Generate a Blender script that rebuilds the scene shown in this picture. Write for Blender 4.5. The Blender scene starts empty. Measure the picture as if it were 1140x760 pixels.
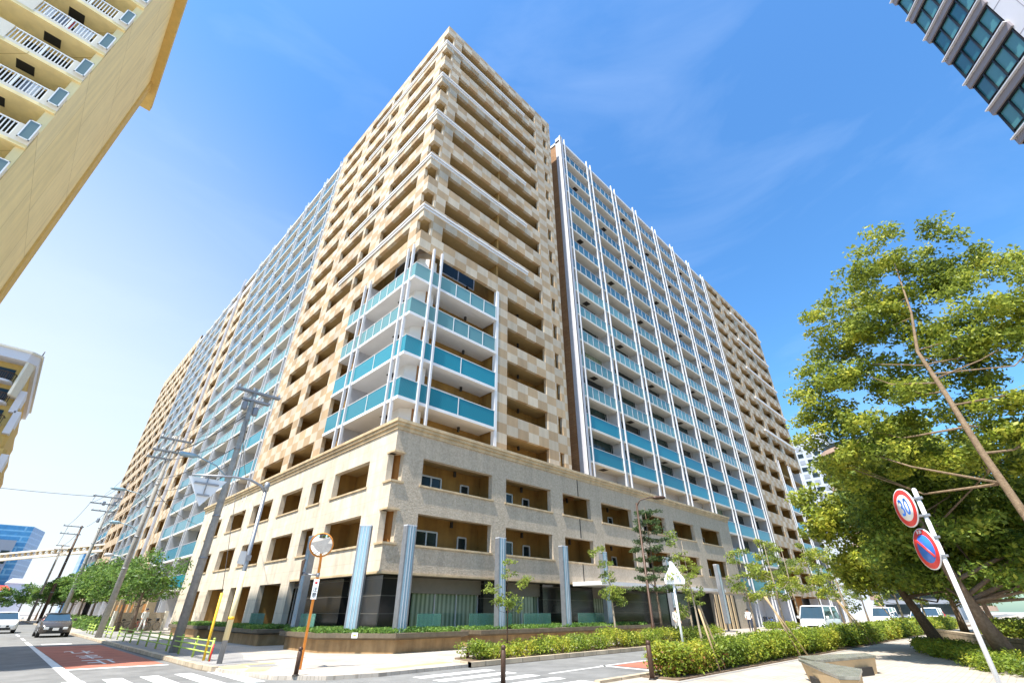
import bpy, bmesh, math, random
import numpy as np
from mathutils import Vector, Matrix
S = bpy.context.scene
R_ = math.radians
random.seed(7)
# ------------------------------------------------------------------ camera
cam = bpy.data.objects.new('camera', bpy.data.cameras.new('camera'))
S.collection.objects.link(cam); S.camera = cam
cam.location = (0, 0, 1.6)
cam.rotation_euler = (R_(90 + 30.7), 0, R_(-45))
cam.data.sensor_width = 36; cam.data.lens = 505 / 1140 * 36
cam.data.clip_start = 0.05; cam.data.clip_end = 5000
# ------------------------------------------------------------------ light
SUN_AZ = 9.0      # direction the shadows fall, degrees from +X towards +Y
SUN_EL = 62.0
w = bpy.data.worlds.new('World'); S.world = w; w.use_nodes = True
nt = w.node_tree; bg = nt.nodes['Background']
sky = nt.nodes.new('ShaderNodeTexSky'); sky.sky_type = 'NISHITA'; sky.sun_disc = False
sky.sun_elevation = R_(SUN_EL); sky.sun_rotation = R_(270 - SUN_AZ)
sky.altitude = 0; sky.air_density = 1.3; sky.dust_density = 1.0; sky.ozone_density = 2.2
hs = nt.nodes.new('ShaderNodeHueSaturation'); hs.inputs['Saturation'].default_value = 1.14
tc = nt.nodes.new('ShaderNodeTexCoord'); mp = nt.nodes.new('ShaderNodeMapping')
mp.inputs['Scale'].default_value = (1.2, 1.2, 5.0); mp.inputs['Rotation'].default_value = (0.25, 0.1, 0.5)
nz = nt.nodes.new('ShaderNodeTexNoise'); nz.inputs['Scale'].default_value = 1.6; nz.inputs['Detail'].default_value = 7
nz.inputs['Roughness'].default_value = 0.55; nz.inputs['Distortion'].default_value = 0.6
rp = nt.nodes.new('ShaderNodeValToRGB'); rp.color_ramp.elements[0].position = 0.48; rp.color_ramp.elements[1].position = 0.85
rp.color_ramp.elements[0].color = (0, 0, 0, 1); rp.color_ramp.elements[1].color = (.10, .10, .10, 1)
mx = nt.nodes.new('ShaderNodeMixRGB'); mx.inputs[2].default_value = (7.5, 8.3, 9.2, 1)
tint = nt.nodes.new('ShaderNodeMixRGB'); tint.blend_type = 'MULTIPLY'; tint.inputs[0].default_value = 1; tint.inputs[2].default_value = (.66, 1.0, 1.22, 1)
L = nt.links.new
L(sky.outputs[0], hs.inputs['Color']); L(tc.outputs['Generated'], mp.inputs[0]); L(mp.outputs[0], nz.inputs[0])
L(nz.outputs[0], rp.inputs[0]); L(rp.outputs[0], mx.inputs[0]); L(hs.outputs[0], tint.inputs[1]); L(tint.outputs[0], mx.inputs[1]); 
# thin bright haze low on the left part of the sky
vm = nt.nodes.new('ShaderNodeVectorMath'); vm.operation = 'DOT_PRODUCT'; vm.inputs[1].default_value = Vector((-.30, .86, -.42)).normalized()
hz = nt.nodes.new('ShaderNodeMapRange'); hz.interpolation_type = 'SMOOTHSTEP'; hz.inputs[1].default_value = .12; hz.inputs[2].default_value = .95; hz.inputs[3].default_value = 0; hz.inputs[4].default_value = .92
m2 = nt.nodes.new('ShaderNodeMixRGB'); m2.inputs[2].default_value = (4.5, 4.75, 5.0, 1)
L(tc.outputs['Generated'], vm.inputs[0]); L(vm.outputs['Value'], hz.inputs[0]); L(hz.outputs[0], m2.inputs[0]); L(mx.outputs[0], m2.inputs[1]); L(m2.outputs[0], bg.inputs[0])
bg.inputs[1].default_value = 0.115
sl = bpy.data.lights.new('sun', 'SUN'); sl.energy = 5.0; sl.angle = R_(0.55); sl.color = (1, 0.95, 0.86)
so = bpy.data.objects.new('sun', sl); S.collection.objects.link(so); so.location = (-20, -10, 60)
ca, ce = math.cos(R_(SUN_AZ)), math.cos(R_(SUN_EL))
sd = Vector((ca * ce, math.sin(R_(SUN_AZ)) * ce, -math.sin(R_(SUN_EL))))
so.rotation_euler = sd.to_track_quat('-Z', 'Y').to_euler()
S.view_settings.view_transform = 'Standard'; S.view_settings.look = 'None'
S.view_settings.exposure = 1.0; S.view_settings.gamma = 1
S.render.engine = 'CYCLES'
# ------------------------------------------------------------------ materials
def mat(name, col, rough=0.8, metal=0.0, noise=0.0, nscale=3.0, bump=0.0, bscale=30.0, col2=None, spec=0.5, emit=0):
    m = bpy.data.materials.new(name); m.use_nodes = True
    t = m.node_tree; b = t.nodes['Principled BSDF']
    b.inputs['Base Color'].default_value = (*col, 1); b.inputs['Roughness'].default_value = rough
    b.inputs['Metallic'].default_value = metal; b.inputs['Specular IOR Level'].default_value = spec
    if noise or col2:
        c = t.nodes.new('ShaderNodeTexCoord'); n = t.nodes.new('ShaderNodeTexNoise')
        n.inputs['Scale'].default_value = nscale; n.inputs['Detail'].default_value = 6; n.inputs['Roughness'].default_value = .62
        r = t.nodes.new('ShaderNodeValToRGB')
        r.color_ramp.elements[0].position = .3; r.color_ramp.elements[1].position = .7
        c2 = col2 if col2 else tuple(min(1, x * (1 + noise)) for x in col)
        c1 = col if col2 else tuple(x * (1 - noise) for x in col)
        r.color_ramp.elements[0].color = (*c1, 1); r.color_ramp.elements[1].color = (*c2, 1)
        t.links.new(c.outputs['Object'], n.inputs[0]); t.links.new(n.outputs[0], r.inputs[0]); t.links.new(r.outputs[0], b.inputs['Base Color'])
    if bump:
        c = t.nodes.new('ShaderNodeTexCoord'); n = t.nodes.new('ShaderNodeTexNoise'); n.inputs['Scale'].default_value = bscale
        n.inputs['Detail'].default_value = 4
        u = t.nodes.new('ShaderNodeBump'); u.inputs['Strength'].default_value = bump; u.inputs['Distance'].default_value = .03
        t.links.new(c.outputs['Object'], n.inputs[0]); t.links.new(n.outputs[0], u.inputs['Height']); t.links.new(u.outputs[0], b.inputs['Normal'])
    return m
def checker(name, a, bcol, su, sz, off=(0.5, 0.5, 0)):
    m = mat(name, a, .75); t = m.node_tree; b = t.nodes['Principled BSDF']
    c = t.nodes.new('ShaderNodeTexCoord'); mp = t.nodes.new('ShaderNodeMapping')
    mp.inputs['Scale'].default_value = (1 / su, 1 / su, 1 / sz); mp.inputs['Location'].default_value = off
    k = t.nodes.new('ShaderNodeTexChecker'); k.inputs['Scale'].default_value = 1
    k.inputs[1].default_value = (*a, 1); k.inputs[2].default_value = (*bcol, 1)
    # per tile variation and fine mosaic joints
    n = t.nodes.new('ShaderNodeTexNoise'); n.inputs['Scale'].default_value = 22; n.inputs['Detail'].default_value = 5
    n2 = t.nodes.new('ShaderNodeTexNoise'); n2.inputs['Scale'].default_value = .35; n2.inputs['Detail'].default_value = 5
    ad = t.nodes.new('ShaderNodeMath'); ad.operation = 'ADD'
    r = t.nodes.new('ShaderNodeMapRange'); r.inputs[1].default_value = .7; r.inputs[2].default_value = 1.3; r.inputs[3].default_value = .82; r.inputs[4].default_value = 1.15
    mul = t.nodes.new('ShaderNodeMixRGB'); mul.blend_type = 'MULTIPLY'; mul.inputs[0].default_value = 1
    l = t.links.new
    l(c.outputs['Object'], mp.inputs[0]); l(mp.outputs[0], k.inputs[0]); l(c.outputs['Object'], n.inputs[0]); l(c.outputs['Object'], n2.inputs[0])
    l(n.outputs[0], ad.inputs[0]); l(n2.outputs[0], ad.inputs[1]); l(ad.outputs[0], r.inputs[0])
    fl = t.nodes.new('ShaderNodeVectorMath'); fl.operation = 'FLOOR'; wn = t.nodes.new('ShaderNodeTexWhiteNoise'); rr = t.nodes.new('ShaderNodeMapRange')
    rr.inputs[3].default_value = .86; rr.inputs[4].default_value = 1.1; mu2 = t.nodes.new('ShaderNodeMixRGB'); mu2.blend_type = 'MULTIPLY'; mu2.inputs[0].default_value = 1
    l(mp.outputs[0], fl.inputs[0]); l(fl.outputs[0], wn.inputs[0]); l(wn.outputs[0], rr.inputs[0]); l(mul.outputs[0], mu2.inputs[1]); l(rr.outputs[0], mu2.inputs[2])
    l(k.outputs[0], mul.inputs[1]); l(r.outputs[0], mul.inputs[2]); l(mu2.outputs[0], b.inputs['Base Color'])
    return m
def brickmat(name, c1, c2, cm, bw, bh, mortar=.02, rough=.8, vertical=False, bump=.3, noise=True):
    m = mat(name, c1, rough); t = m.node_tree; b = t.nodes['Principled BSDF']
    c = t.nodes.new('ShaderNodeTexCoord'); k = t.nodes.new('ShaderNodeTexBrick'); l = t.links.new
    k.inputs['Color1'].default_value = (*c1, 1); k.inputs['Color2'].default_value = (*c2, 1); k.inputs['Mortar'].default_value = (*cm, 1)
    k.inputs['Scale'].default_value = 1; k.inputs['Brick Width'].default_value = bw; k.inputs['Row Height'].default_value = bh
    k.inputs['Mortar Size'].default_value = mortar
    if vertical:
        s = t.nodes.new('ShaderNodeSeparateXYZ'); a = t.nodes.new('ShaderNodeMath'); a.operation = 'ADD'; q = t.nodes.new('ShaderNodeCombineXYZ')
        l(c.outputs['Object'], s.inputs[0]); l(s.outputs[0], a.inputs[0]); l(s.outputs[1], a.inputs[1]); l(a.outputs[0], q.inputs[0]); l(s.outputs[2], q.inputs[1]); l(q.outputs[0], k.inputs[0])
    else: l(c.outputs['Object'], k.inputs[0])
    n = t.nodes.new('ShaderNodeTexNoise'); n.inputs['Scale'].default_value = .9; n.inputs['Detail'].default_value = 8; n.inputs['Roughness'].default_value = .65
    r = t.nodes.new('ShaderNodeMapRange'); r.inputs[1].default_value = .3; r.inputs[2].default_value = .7; r.inputs[3].default_value = .8 if noise else .93; r.inputs[4].default_value = 1.12 if noise else 1.04
    mul = t.nodes.new('ShaderNodeMixRGB'); mul.blend_type = 'MULTIPLY'; mul.inputs[0].default_value = 1
    l(c.outputs['Object'], n.inputs[0]); l(n.outputs[0], r.inputs[0]); l(k.outputs[0], mul.inputs[1]); l(r.outputs[0], mul.inputs[2]); l(mul.outputs[0], b.inputs['Base Color'])
    return m
def glassmat(name, col, trans, rough=.06, stripes=None):
    m = bpy.data.materials.new(name); m.use_nodes = True; t = m.node_tree; b = t.nodes['Principled BSDF']; l = t.links.new
    b.inputs['Base Color'].default_value = (*col, 1); b.inputs['Roughness'].default_value = rough
    oi = t.nodes.new('ShaderNodeObjectInfo'); hv = t.nodes.new('ShaderNodeHueSaturation'); hr = t.nodes.new('ShaderNodeMapRange'); hr.inputs[3].default_value = .8; hr.inputs[4].default_value = 1.22
    hv.inputs['Color'].default_value = (*col, 1); l(oi.outputs['Random'], hr.inputs[0]); l(hr.outputs[0], hv.inputs['Value']); l(hv.outputs[0], b.inputs['Base Color'])
    tr = t.nodes.new('ShaderNodeBsdfTransparent'); tr.inputs[0].default_value = (*[min(1, x * .5 + .5) for x in col], 1)
    mixs = t.nodes.new('ShaderNodeMixShader'); mixs.inputs[0].default_value = 1 - trans
    l(tr.outputs[0], mixs.inputs[1]); l(b.outputs[0], mixs.inputs[2]); l(mixs.outputs[0], t.nodes['Material Output'].inputs[0])
    if stripes:
        c = t.nodes.new('ShaderNodeTexCoord'); mp = t.nodes.new('ShaderNodeMapping'); mp.inputs['Rotation'].default_value = (R_(35), R_(35), 0)
        k = t.nodes.new('ShaderNodeTexWave'); k.bands_direction = 'Z'; k.inputs['Scale'].default_value = stripes[1]; k.inputs['Distortion'].default_value = 0
        r = t.nodes.new('ShaderNodeValToRGB'); r.color_ramp.elements[0].color = (*col, 1); r.color_ramp.elements[1].color = (*stripes[0], 1)
        l(c.outputs['Object'], mp.inputs[0]); l(mp.outputs[0], k.inputs[0]); l(k.outputs[1], r.inputs[0]); l(r.outputs[0], hv.inputs['Color'])
    return m
def leafmat(name, a, b_, c_):
    m = bpy.data.materials.new(name); m.use_nodes = True; t = m.node_tree; p = t.nodes['Principled BSDF']; l = t.links.new
    g = t.nodes.new('ShaderNodeNewGeometry'); r = t.nodes.new('ShaderNodeValToRGB')
    r.color_ramp.elements[0].color = (*a, 1); r.color_ramp.elements[1].color = (*c_, 1)
    e = r.color_ramp.elements.new(.55); e.color = (*b_, 1)
    c = t.nodes.new('ShaderNodeTexCoord'); n = t.nodes.new('ShaderNodeTexNoise'); n.inputs['Scale'].default_value = .8; n.inputs['Detail'].default_value = 3
    ad = t.nodes.new('ShaderNodeMath'); ad.operation = 'MULTIPLY_ADD'; ad.inputs[1].default_value = 1.5
    sc = t.nodes.new('ShaderNodeMath'); sc.operation = 'MULTIPLY_ADD'; sc.inputs[1].default_value = .5; sc.inputs[2].default_value = -.5
    l(g.outputs['Random Per Island'], sc.inputs[0]); l(c.outputs['Object'], n.inputs[0]); l(n.outputs[0], ad.inputs[0]); l(sc.outputs[0], ad.inputs[2])
    l(ad.outputs[0], r.inputs[0]); l(r.outputs[0], p.inputs['Base Color']); p.inputs['Roughness'].default_value = .55
    tl = t.nodes.new('ShaderNodeBsdfTranslucent'); ms = t.nodes.new('ShaderNodeMixShader'); ms.inputs[0].default_value = .42
    bc = t.nodes.new('ShaderNodeBrightContrast'); bc.inputs['Bright'].default_value = .05
    l(r.outputs[0], bc.inputs[0]); l(bc.outputs[0], tl.inputs[0]); l(p.outputs[0], ms.inputs[1]); l(tl.outputs[0], ms.inputs[2]); l(ms.outputs[0], t.nodes['Material Output'].inputs[0])
    return m
M = dict(
 checker=checker('checker_tile', (.56, .465, .345), (.455, .315, .18), 1.157, .7575, (.16, .5, .565)),
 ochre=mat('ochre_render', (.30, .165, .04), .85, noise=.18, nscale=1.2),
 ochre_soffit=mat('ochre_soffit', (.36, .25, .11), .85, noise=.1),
 browntile=brickmat('brown_tile', (.33, .16, .06), (.40, .21, .09), (.2, .11, .05), .6, .16, .012, vertical=True),
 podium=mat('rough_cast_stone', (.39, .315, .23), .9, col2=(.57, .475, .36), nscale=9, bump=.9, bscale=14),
 podium_smooth_sunlit=brickmat('smooth_stone_sunlit', (.64, .545, .42), (.67, .575, .45), (.52, .44, .33), 1.2, .75, .012, vertical=True),  # smooth stone, coloured paler than the rough face to imitate direct sun
 trim=mat('stone_trim', (.56, .42, .25), .75, noise=.12, nscale=2),
 white=mat('white_paint', (.76, .74, .73), .6, noise=.05, nscale=.8),
 finpaint=mat('fin_paint', (.60, .595, .61), .6, noise=.06, nscale=.8),
 slab=mat('slab_paint', (.68, .64, .57), .7, noise=.06, nscale=.6),
 greywhite=mat('pale_grey_paint', (.50, .49, .52), .6, noise=.06),
 teal=glassmat('teal_pattern_glass', (.012, .165, .24), 0, .16, ((.03, .24, .29), 5)),
 turq=glassmat('frosted_green_glass', (.19, .40, .42), .2, .08),
 clear=glassmat('clear_blue_glass', (.10, .27, .38), .36, .03),
 darkglass=mat('window_glass', (.016, .024, .026), .12, noise=.3, nscale=.6, spec=.35),
 greenglass=mat('dark_green_glass', (.014, .036, .034), .12, spec=.4),
 frame=mat('aluminium_frame', (.6, .6, .6), .4, .3),
 dark=mat('dark_void', (.03, .025, .02), .9),
 stone=brickmat('polished_black_stone', (.018, .017, .016), (.024, .022, .02), (.10, .09, .075), 60, .75, .018, .12, True),
 curtain=mat('curtain_glass', (.17, .22, .155), .12, col2=(.28, .33, .25), nscale=1.5, spec=.9),
 grey=mat('grey_panel', (.20, .18, .15), .6, noise=.08),
 browncol=mat('orange_brown_wall', (.32, .13, .025), .85, noise=.12, nscale=1),
 asphalt=mat('asphalt', (.15, .148, .142), .92, col2=(.23, .225, .215), nscale=1.3, bump=.25, bscale=90),
 paver=brickmat('cream_pavers', (.44, .385, .32), (.50, .44, .375), (.33, .28, .23), .3, .15, .008),
 greyground=mat('pale_ground', (.34, .32, .28), .95, noise=.15),
 greypatch=brickmat('grey_pavers', (.26, .25, .24), (.30, .29, .28), (.2, .19, .18), .3, .15, .008),
 yellowpatch=brickmat('yellow_pavers', (.66, .50, .19), (.70, .55, .24), (.5, .4, .16), .3, .3, .01),
 kerb=brickmat('kerb_stone', (.50, .40, .28), (.56, .46, .33), (.25, .2, .15), .9, .4, .02, vertical=True),
 paint=mat('road_paint', (.80, .79, .76), .7, noise=.07, nscale=6),
 redroad=mat('red_road_surface', (.36, .105, .062), .9, col2=(.46, .17, .11), nscale=1.6),
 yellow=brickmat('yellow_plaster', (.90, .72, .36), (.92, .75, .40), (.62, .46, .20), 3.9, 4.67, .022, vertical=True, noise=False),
 yellow2=mat('ochre_plaster', (.66, .45, .15), .85, noise=.08),
 cream=mat('cream_plaster', (.72, .66, .55), .8, noise=.05),
 steel=mat('galvanised_steel', (.30, .31, .33), .45, .6, noise=.12, nscale=4),
 concrete=mat('pole_concrete', (.34, .32, .29), .85, noise=.2, nscale=5),
 darkmetal=mat('dark_metal', (.045, .04, .037), .5, .4),
 brownmetal=mat('brown_painted_steel', (.07, .035, .02), .5, .2, noise=.2, nscale=9),
 orange=mat('orange_paint', (.80, .27, .03), .45, noise=.1, nscale=6),
 greenpaint=mat('lime_green_paint', (.42, .55, .10), .5, noise=.12, nscale=8),
 yellowpaint=mat('yellow_paint', (.85, .50, .03), .5),
 creampaint=mat('cream_wrap', (.74, .62, .36), .7),
 whitepaint=mat('white_sheet', (.82, .82, .82), .45),
 red=mat('sign_red', (.72, .035, .03), .4), blue=mat('sign_blue', (.03, .17, .62), .4),
 signgrey=mat('sign_back', (.55, .56, .58), .5, .2),
 mirror=mat('mirror_face', (.9, .9, .9), .02, 1.0),
 colglass=mat('pale_cyan_glass', (.27, .40, .48), .1, noise=.15, nscale=1.5, spec=.8),
 screen=glassmat('green_glass_screen', (.20, .42, .34), .62, .05),
 greyscreen=mat('grey_green_glass', (.16, .22, .20), .12, spec=.9),
 planter=mat('planter_stone', (.30, .175, .075), .9, col2=(.42, .27, .13), nscale=2.5, bump=.3, bscale=25),
 planter_top=mat('planter_coping', (.13, .10, .065), .6, noise=.3, nscale=3),
 soil=mat('soil', (.16, .11, .07), 1, noise=.3, nscale=6, bump=.6, bscale=15),
 bark=mat('bark', (.13, .085, .055), .95, col2=(.24, .17, .12), nscale=12, bump=.8, bscale=30),
 paleb=mat('pale_bark', (.30, .24, .17), .95, col2=(.42, .34, .25), nscale=10, bump=.5, bscale=30),
 midbark=mat('slim_bark', (.16, .105, .06), .95, col2=(.30, .21, .13), nscale=9, bump=.7, bscale=30),
 bamboo=mat('stake_wood', (.42, .30, .17), .9, noise=.2, nscale=10),
 leaf_big=leafmat('leaf_big', (.045, .085, .008), (.27, .33, .022), (.60, .55, .055)),
 leaf_dark=leafmat('leaf_dark', (.035, .08, .010), (.17, .25, .02), (.46, .47, .05)),
 leaf_sap=leafmat('leaf_sapling', (.09, .15, .016), (.24, .31, .035), (.46, .46, .06)),
 leaf_pine=leafmat('leaf_conifer', (.018, .05, .012), (.05, .10, .02), (.12, .18, .03)),
 leaf_hedge=leafmat('leaf_hedge', (.06, .12, .01), (.24, .32, .02), (.52, .46, .04)),
 leaf_red=leafmat('leaf_reddish', (.10, .03, .01), (.28, .10, .03), (.42, .22, .05)),
 leaf_grass=leafmat('leaf_grass', (.05, .12, .015), (.12, .24, .03), (.26, .38, .06)),
 leaf_street=leafmat('leaf_street', (.03, .085, .008), (.10, .20, .018), (.24, .34, .035)),
 tyre=mat('tyre', (.02, .02, .02), .8), carwhite=mat('car_white', (.80, .80, .80), .2), carsilver=mat('car_silver', (.13, .115, .105), .22, .6),
 carglass=mat('car_glass', (.03, .06, .09), .04, spec=.9), lamp=mat('lamp_lens', (.75, .78, .8), .1),
 skin=mat('skin', (.5, .3, .2), .6), hair=mat('hair', (.02, .015, .01), .7), shirt=mat('white_shirt', (.75, .75, .72), .8), navy=mat('navy_cloth', (.03, .035, .06), .8),
 bench_top=mat('bench_slab', (.12, .12, .10), .25, col2=(.28, .27, .23), nscale=5), benchside=mat('bench_wood', (.50, .36, .20), .8, noise=.1, nscale=4),
 officeglass=mat('office_glass', (.02, .12, .15), .04, spec=1), officeblind=mat('office_blind', (.08, .24, .26), .2, spec=.7), officewhite=mat('office_panel', (.66, .64, .68), .5, noise=.03, nscale=.3),
 officegrey=mat('office_grey_panel', (.30, .26, .28), .6), black=mat('black_frame', (.012, .012, .014), .35),
 blueglass=brickmat('blue_curtain_wall', (.05, .20, .40), (.07, .25, .46), (.16, .36, .55), 90, 2.1, .3, .12, True),
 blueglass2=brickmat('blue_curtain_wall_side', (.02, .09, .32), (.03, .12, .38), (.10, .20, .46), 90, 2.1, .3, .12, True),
 cladgrey=mat('grey_cladding', (.24, .26, .30), .6), pink=mat('pink_beige_render', (.46, .31, .22), .8), tower_white=mat('tower_white', (.40, .43, .48), .7),
 gplant=mat('moss', (.06, .1, .02), 1), redroof=mat('red_roof', (.6, .05, .03), .6),
)
def fold_shading(m):  # light and shade of the curtain folds painted as colour bands
    t = m.node_tree; b = t.nodes['Principled BSDF']; c = t.nodes.new('ShaderNodeTexCoord'); k = t.nodes.new('ShaderNodeTexWave'); k.inputs['Scale'].default_value = 1.1; k.inputs['Distortion'].default_value = 1.4; k.inputs['Detail'].default_value = 2
    mp = t.nodes.new('ShaderNodeMapping'); mp.inputs['Scale'].default_value = (1, 1, .03); r = t.nodes.new('ShaderNodeValToRGB'); r.color_ramp.elements[0].color = (.10, .15, .09, 1); r.color_ramp.elements[1].color = (.33, .40, .29, 1)
    l = t.links.new; l(c.outputs['Object'], mp.inputs[0]); l(mp.outputs[0], k.inputs[0]); l(k.outputs[1], r.inputs[0]); l(r.outputs[0], b.inputs['Base Color'])
fold_shading(M['curtain'])
def streaks(m, lo=.80, sc=2.2):
    t = m.node_tree; b = t.nodes['Principled BSDF']; src = b.inputs['Base Color'].links[0].from_socket; l = t.links.new
    c = t.nodes.new('ShaderNodeTexCoord'); mp = t.nodes.new('ShaderNodeMapping'); mp.inputs['Scale'].default_value = (1, 1, .07); n = t.nodes.new('ShaderNodeTexNoise'); n.inputs['Scale'].default_value = sc; n.inputs['Detail'].default_value = 5
    r = t.nodes.new('ShaderNodeMapRange'); r.inputs[1].default_value = .38; r.inputs[2].default_value = .6; r.inputs[3].default_value = lo; r.inputs[4].default_value = 1.03
    mu = t.nodes.new('ShaderNodeMixRGB'); mu.blend_type = 'MULTIPLY'; mu.inputs[0].default_value = 1
    l(c.outputs['Object'], mp.inputs[0]); l(mp.outputs[0], n.inputs[0]); l(n.outputs[0], r.inputs[0]); l(src, mu.inputs[1]); l(r.outputs[0], mu.inputs[2]); l(mu.outputs[0], b.inputs['Base Color'])
for q_, lo_ in (('checker', .9), ('podium', .93), ('podium_smooth_sunlit', .88), ('yellow', .92), ('planter', .7), ('kerb', .75), ('trim', .8), ('ochre', .8)): streaks(M[q_], lo_)
def soil_ground(m, sc, lo, hi):
    t = m.node_tree; b = t.nodes['Principled BSDF']; src = b.inputs['Base Color'].links[0].from_socket; l = t.links.new
    c = t.nodes.new('ShaderNodeTexCoord'); n = t.nodes.new('ShaderNodeTexNoise'); n.inputs['Scale'].default_value = sc; n.inputs['Detail'].default_value = 9; n.inputs['Roughness'].default_value = .7
    r = t.nodes.new('ShaderNodeMapRange'); r.inputs[1].default_value = .35; r.inputs[2].default_value = .62; r.inputs[3].default_value = lo; r.inputs[4].default_value = hi
    mu = t.nodes.new('ShaderNodeMixRGB'); mu.blend_type = 'MULTIPLY'; mu.inputs[0].default_value = 1
    l(c.outputs['Object'], n.inputs[0]); l(n.outputs[0], r.inputs[0]); l(src, mu.inputs[1]); l(r.outputs[0], mu.inputs[2]); l(mu.outputs[0], b.inputs['Base Color'])
soil_ground(M['asphalt'], .35, .78, 1.05); soil_ground(M['paver'], .5, .80, 1.04); soil_ground(M['paint'], 3.0, .72, 1.0); soil_ground(M['redroad'], .6, .75, 1.05)
# ------------------------------------------------------------------ builders
def tag(o, label=None, cat=None, group=None, kind=None):
    for k, v in (('label', label), ('category', cat), ('group', group), ('kind', kind)):
        if v: o[k] = v
    return o
def thing(name, loc, label, cat, group=None, rz=0):
    o = bpy.data.objects.new(name, None); S.collection.objects.link(o); o.location = loc; o.rotation_euler = (0, 0, rz); o.empty_display_size = .2
    return tag(o, label, cat, group)
class MB:
    def __init__(s, off=(0, 0, 0)): s.v = []; s.f = []; s.m = []; s.off = off; s.smooth = []
    def add(s, vs, fs, mi=0, sm=False):
        b = len(s.v); ox, oy, oz = s.off
        s.v += [(x - ox, y - oy, z - oz) for x, y, z in vs]
        s.f += [tuple(b + i for i in f) for f in fs]; s.m += [mi] * len(fs); s.smooth += [sm] * len(fs)
    def quad(s, a, b, c, d, mi=0): s.add([a, b, c, d], [(0, 1, 2, 3)], mi)
    def poly(s, pts, mi=0): s.add(pts, [tuple(range(len(pts)))], mi)
    def box(s, x0, x1, y0, y1, z0, z1, mi=0):
        s.add([(x0, y0, z0), (x1, y0, z0), (x1, y1, z0), (x0, y1, z0), (x0, y0, z1), (x1, y0, z1), (x1, y1, z1), (x0, y1, z1)],
              [(3, 2, 1, 0), (4, 5, 6, 7), (0, 1, 5, 4), (1, 2, 6, 5), (2, 3, 7, 6), (3, 0, 4, 7)], mi)
    def fbox(s, side, pl, u0, u1, w0, w1, z0, z1, mi=0):     # box in facade coordinates
        if side == 'R': s.box(u0, u1, pl + w0, pl + w1, z0, z1, mi)
        else: s.box(pl + w0, pl + w1, u0, u1, z0, z1, mi)
    def fquad(s, side, pl, p, mi=0):
        s.poly([((u, pl + w_, z) if side == 'R' else (pl + w_, u, z)) for u, w_, z in p], mi)
    def prism(s, pts, z0, z1, mi=0, mtop=None):
        n = len(pts); s.add([(x, y, z0) for x, y in pts] + [(x, y, z1) for x, y in pts],
            [tuple(range(n - 1, -1, -1))] + [(i, (i + 1) % n, n + (i + 1) % n, n + i) for i in range(n)], mi)
        s.poly([(x, y, z1) for x, y in pts], mi if mtop is None else mtop)
    def taper(s, pts0, z0, pts1, z1, mi=0):
        n = len(pts0); s.add([(x, y, z0) for x, y in pts0] + [(x, y, z1) for x, y in pts1],
            [tuple(range(n - 1, -1, -1)), tuple(range(n, 2 * n))] + [(i, (i + 1) % n, n + (i + 1) % n, n + i) for i in range(n)], mi)
    def tube(s, pts, r, n=8, mi=0, cap=True):
        pts = [Vector(p) for p in pts]; rs = r if isinstance(r, (list, tuple)) else [r] * len(pts)
        vs = []; 
        for i, p in enumerate(pts):
            d = (pts[min(i + 1, len(pts) - 1)] - pts[max(i - 1, 0)])
            if d.length < 1e-9: d = Vector((0, 0, 1))
            d.normalize(); a = d.cross(Vector((0, 0, 1)) if abs(d.z) < .95 else Vector((1, 0, 0))).normalized(); b = d.cross(a)
            for k in range(n):
                t = 2 * math.pi * k / n; q = p + (a * math.cos(t) + b * math.sin(t)) * rs[i]; vs.append(tuple(q))
        fs = [(i * n + k, i * n + (k + 1) % n, (i + 1) * n + (k + 1) % n, (i + 1) * n + k) for i in range(len(pts) - 1) for k in range(n)]
        if cap: fs += [tuple(range(n - 1, -1, -1)), tuple((len(pts) - 1) * n + k for k in range(n))]
        s.add(vs, fs, mi, True)
    def lathe(s, c, prof, n=16, mi=0, axis='Z'):
        vs = []
        for r, h in prof:
            for k in range(n):
                t = 2 * math.pi * k / n; a, b = r * math.cos(t), r * math.sin(t)
                vs.append((c[0] + a, c[1] + b, c[2] + h) if axis == 'Z' else ((c[0] + h, c[1] + a, c[2] + b) if axis == 'X' else (c[0] + a, c[1] + h, c[2] + b)))
        m_ = len(prof); fs = [(i * n + k, i * n + (k + 1) % n, (i + 1) * n + (k + 1) % n, (i + 1) * n + k) for i in range(m_ - 1) for k in range(n)]
        fs += [tuple(range(n - 1, -1, -1)), tuple((m_ - 1) * n + k for k in range(n))]
        s.add(vs, fs, mi, True)
    def build(s, name, mats, parent=None, bevel=0):
        me = bpy.data.meshes.new(name); me.from_pydata(s.v, [], s.f)
        if not isinstance(mats, (list, tuple)): mats = [mats]
        for q in mats: me.materials.append(M[q] if isinstance(q, str) else q)
        me.polygons.foreach_set('material_index', s.m); me.polygons.foreach_set('use_smooth', s.smooth)
        me.update(); bm = bmesh.new(); bm.from_mesh(me); bmesh.ops.recalc_face_normals(bm, faces=bm.faces); bm.to_mesh(me); bm.free()
        o = bpy.data.objects.new(name, me); S.collection.objects.link(o)
        if parent: o.parent = parent
        else: o.location = s.off
        if bevel:
            b = o.modifiers.new('bevel', 'BEVEL'); b.width = bevel; b.segments = 2; b.limit_method = 'ANGLE'
        return o
def copy_tree(o, parent=None):
    c = o.copy(); S.collection.objects.link(c)
    if parent: c.parent = parent
    for ch in [q for q in KIDS(o)]: copy_tree(ch, c)
    return c
def KIDS(o): return list(o.children)
def struct(name, mb, mats, kind='structure'):
    o = mb.build(name, mats); o['kind'] = kind; return o

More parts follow.
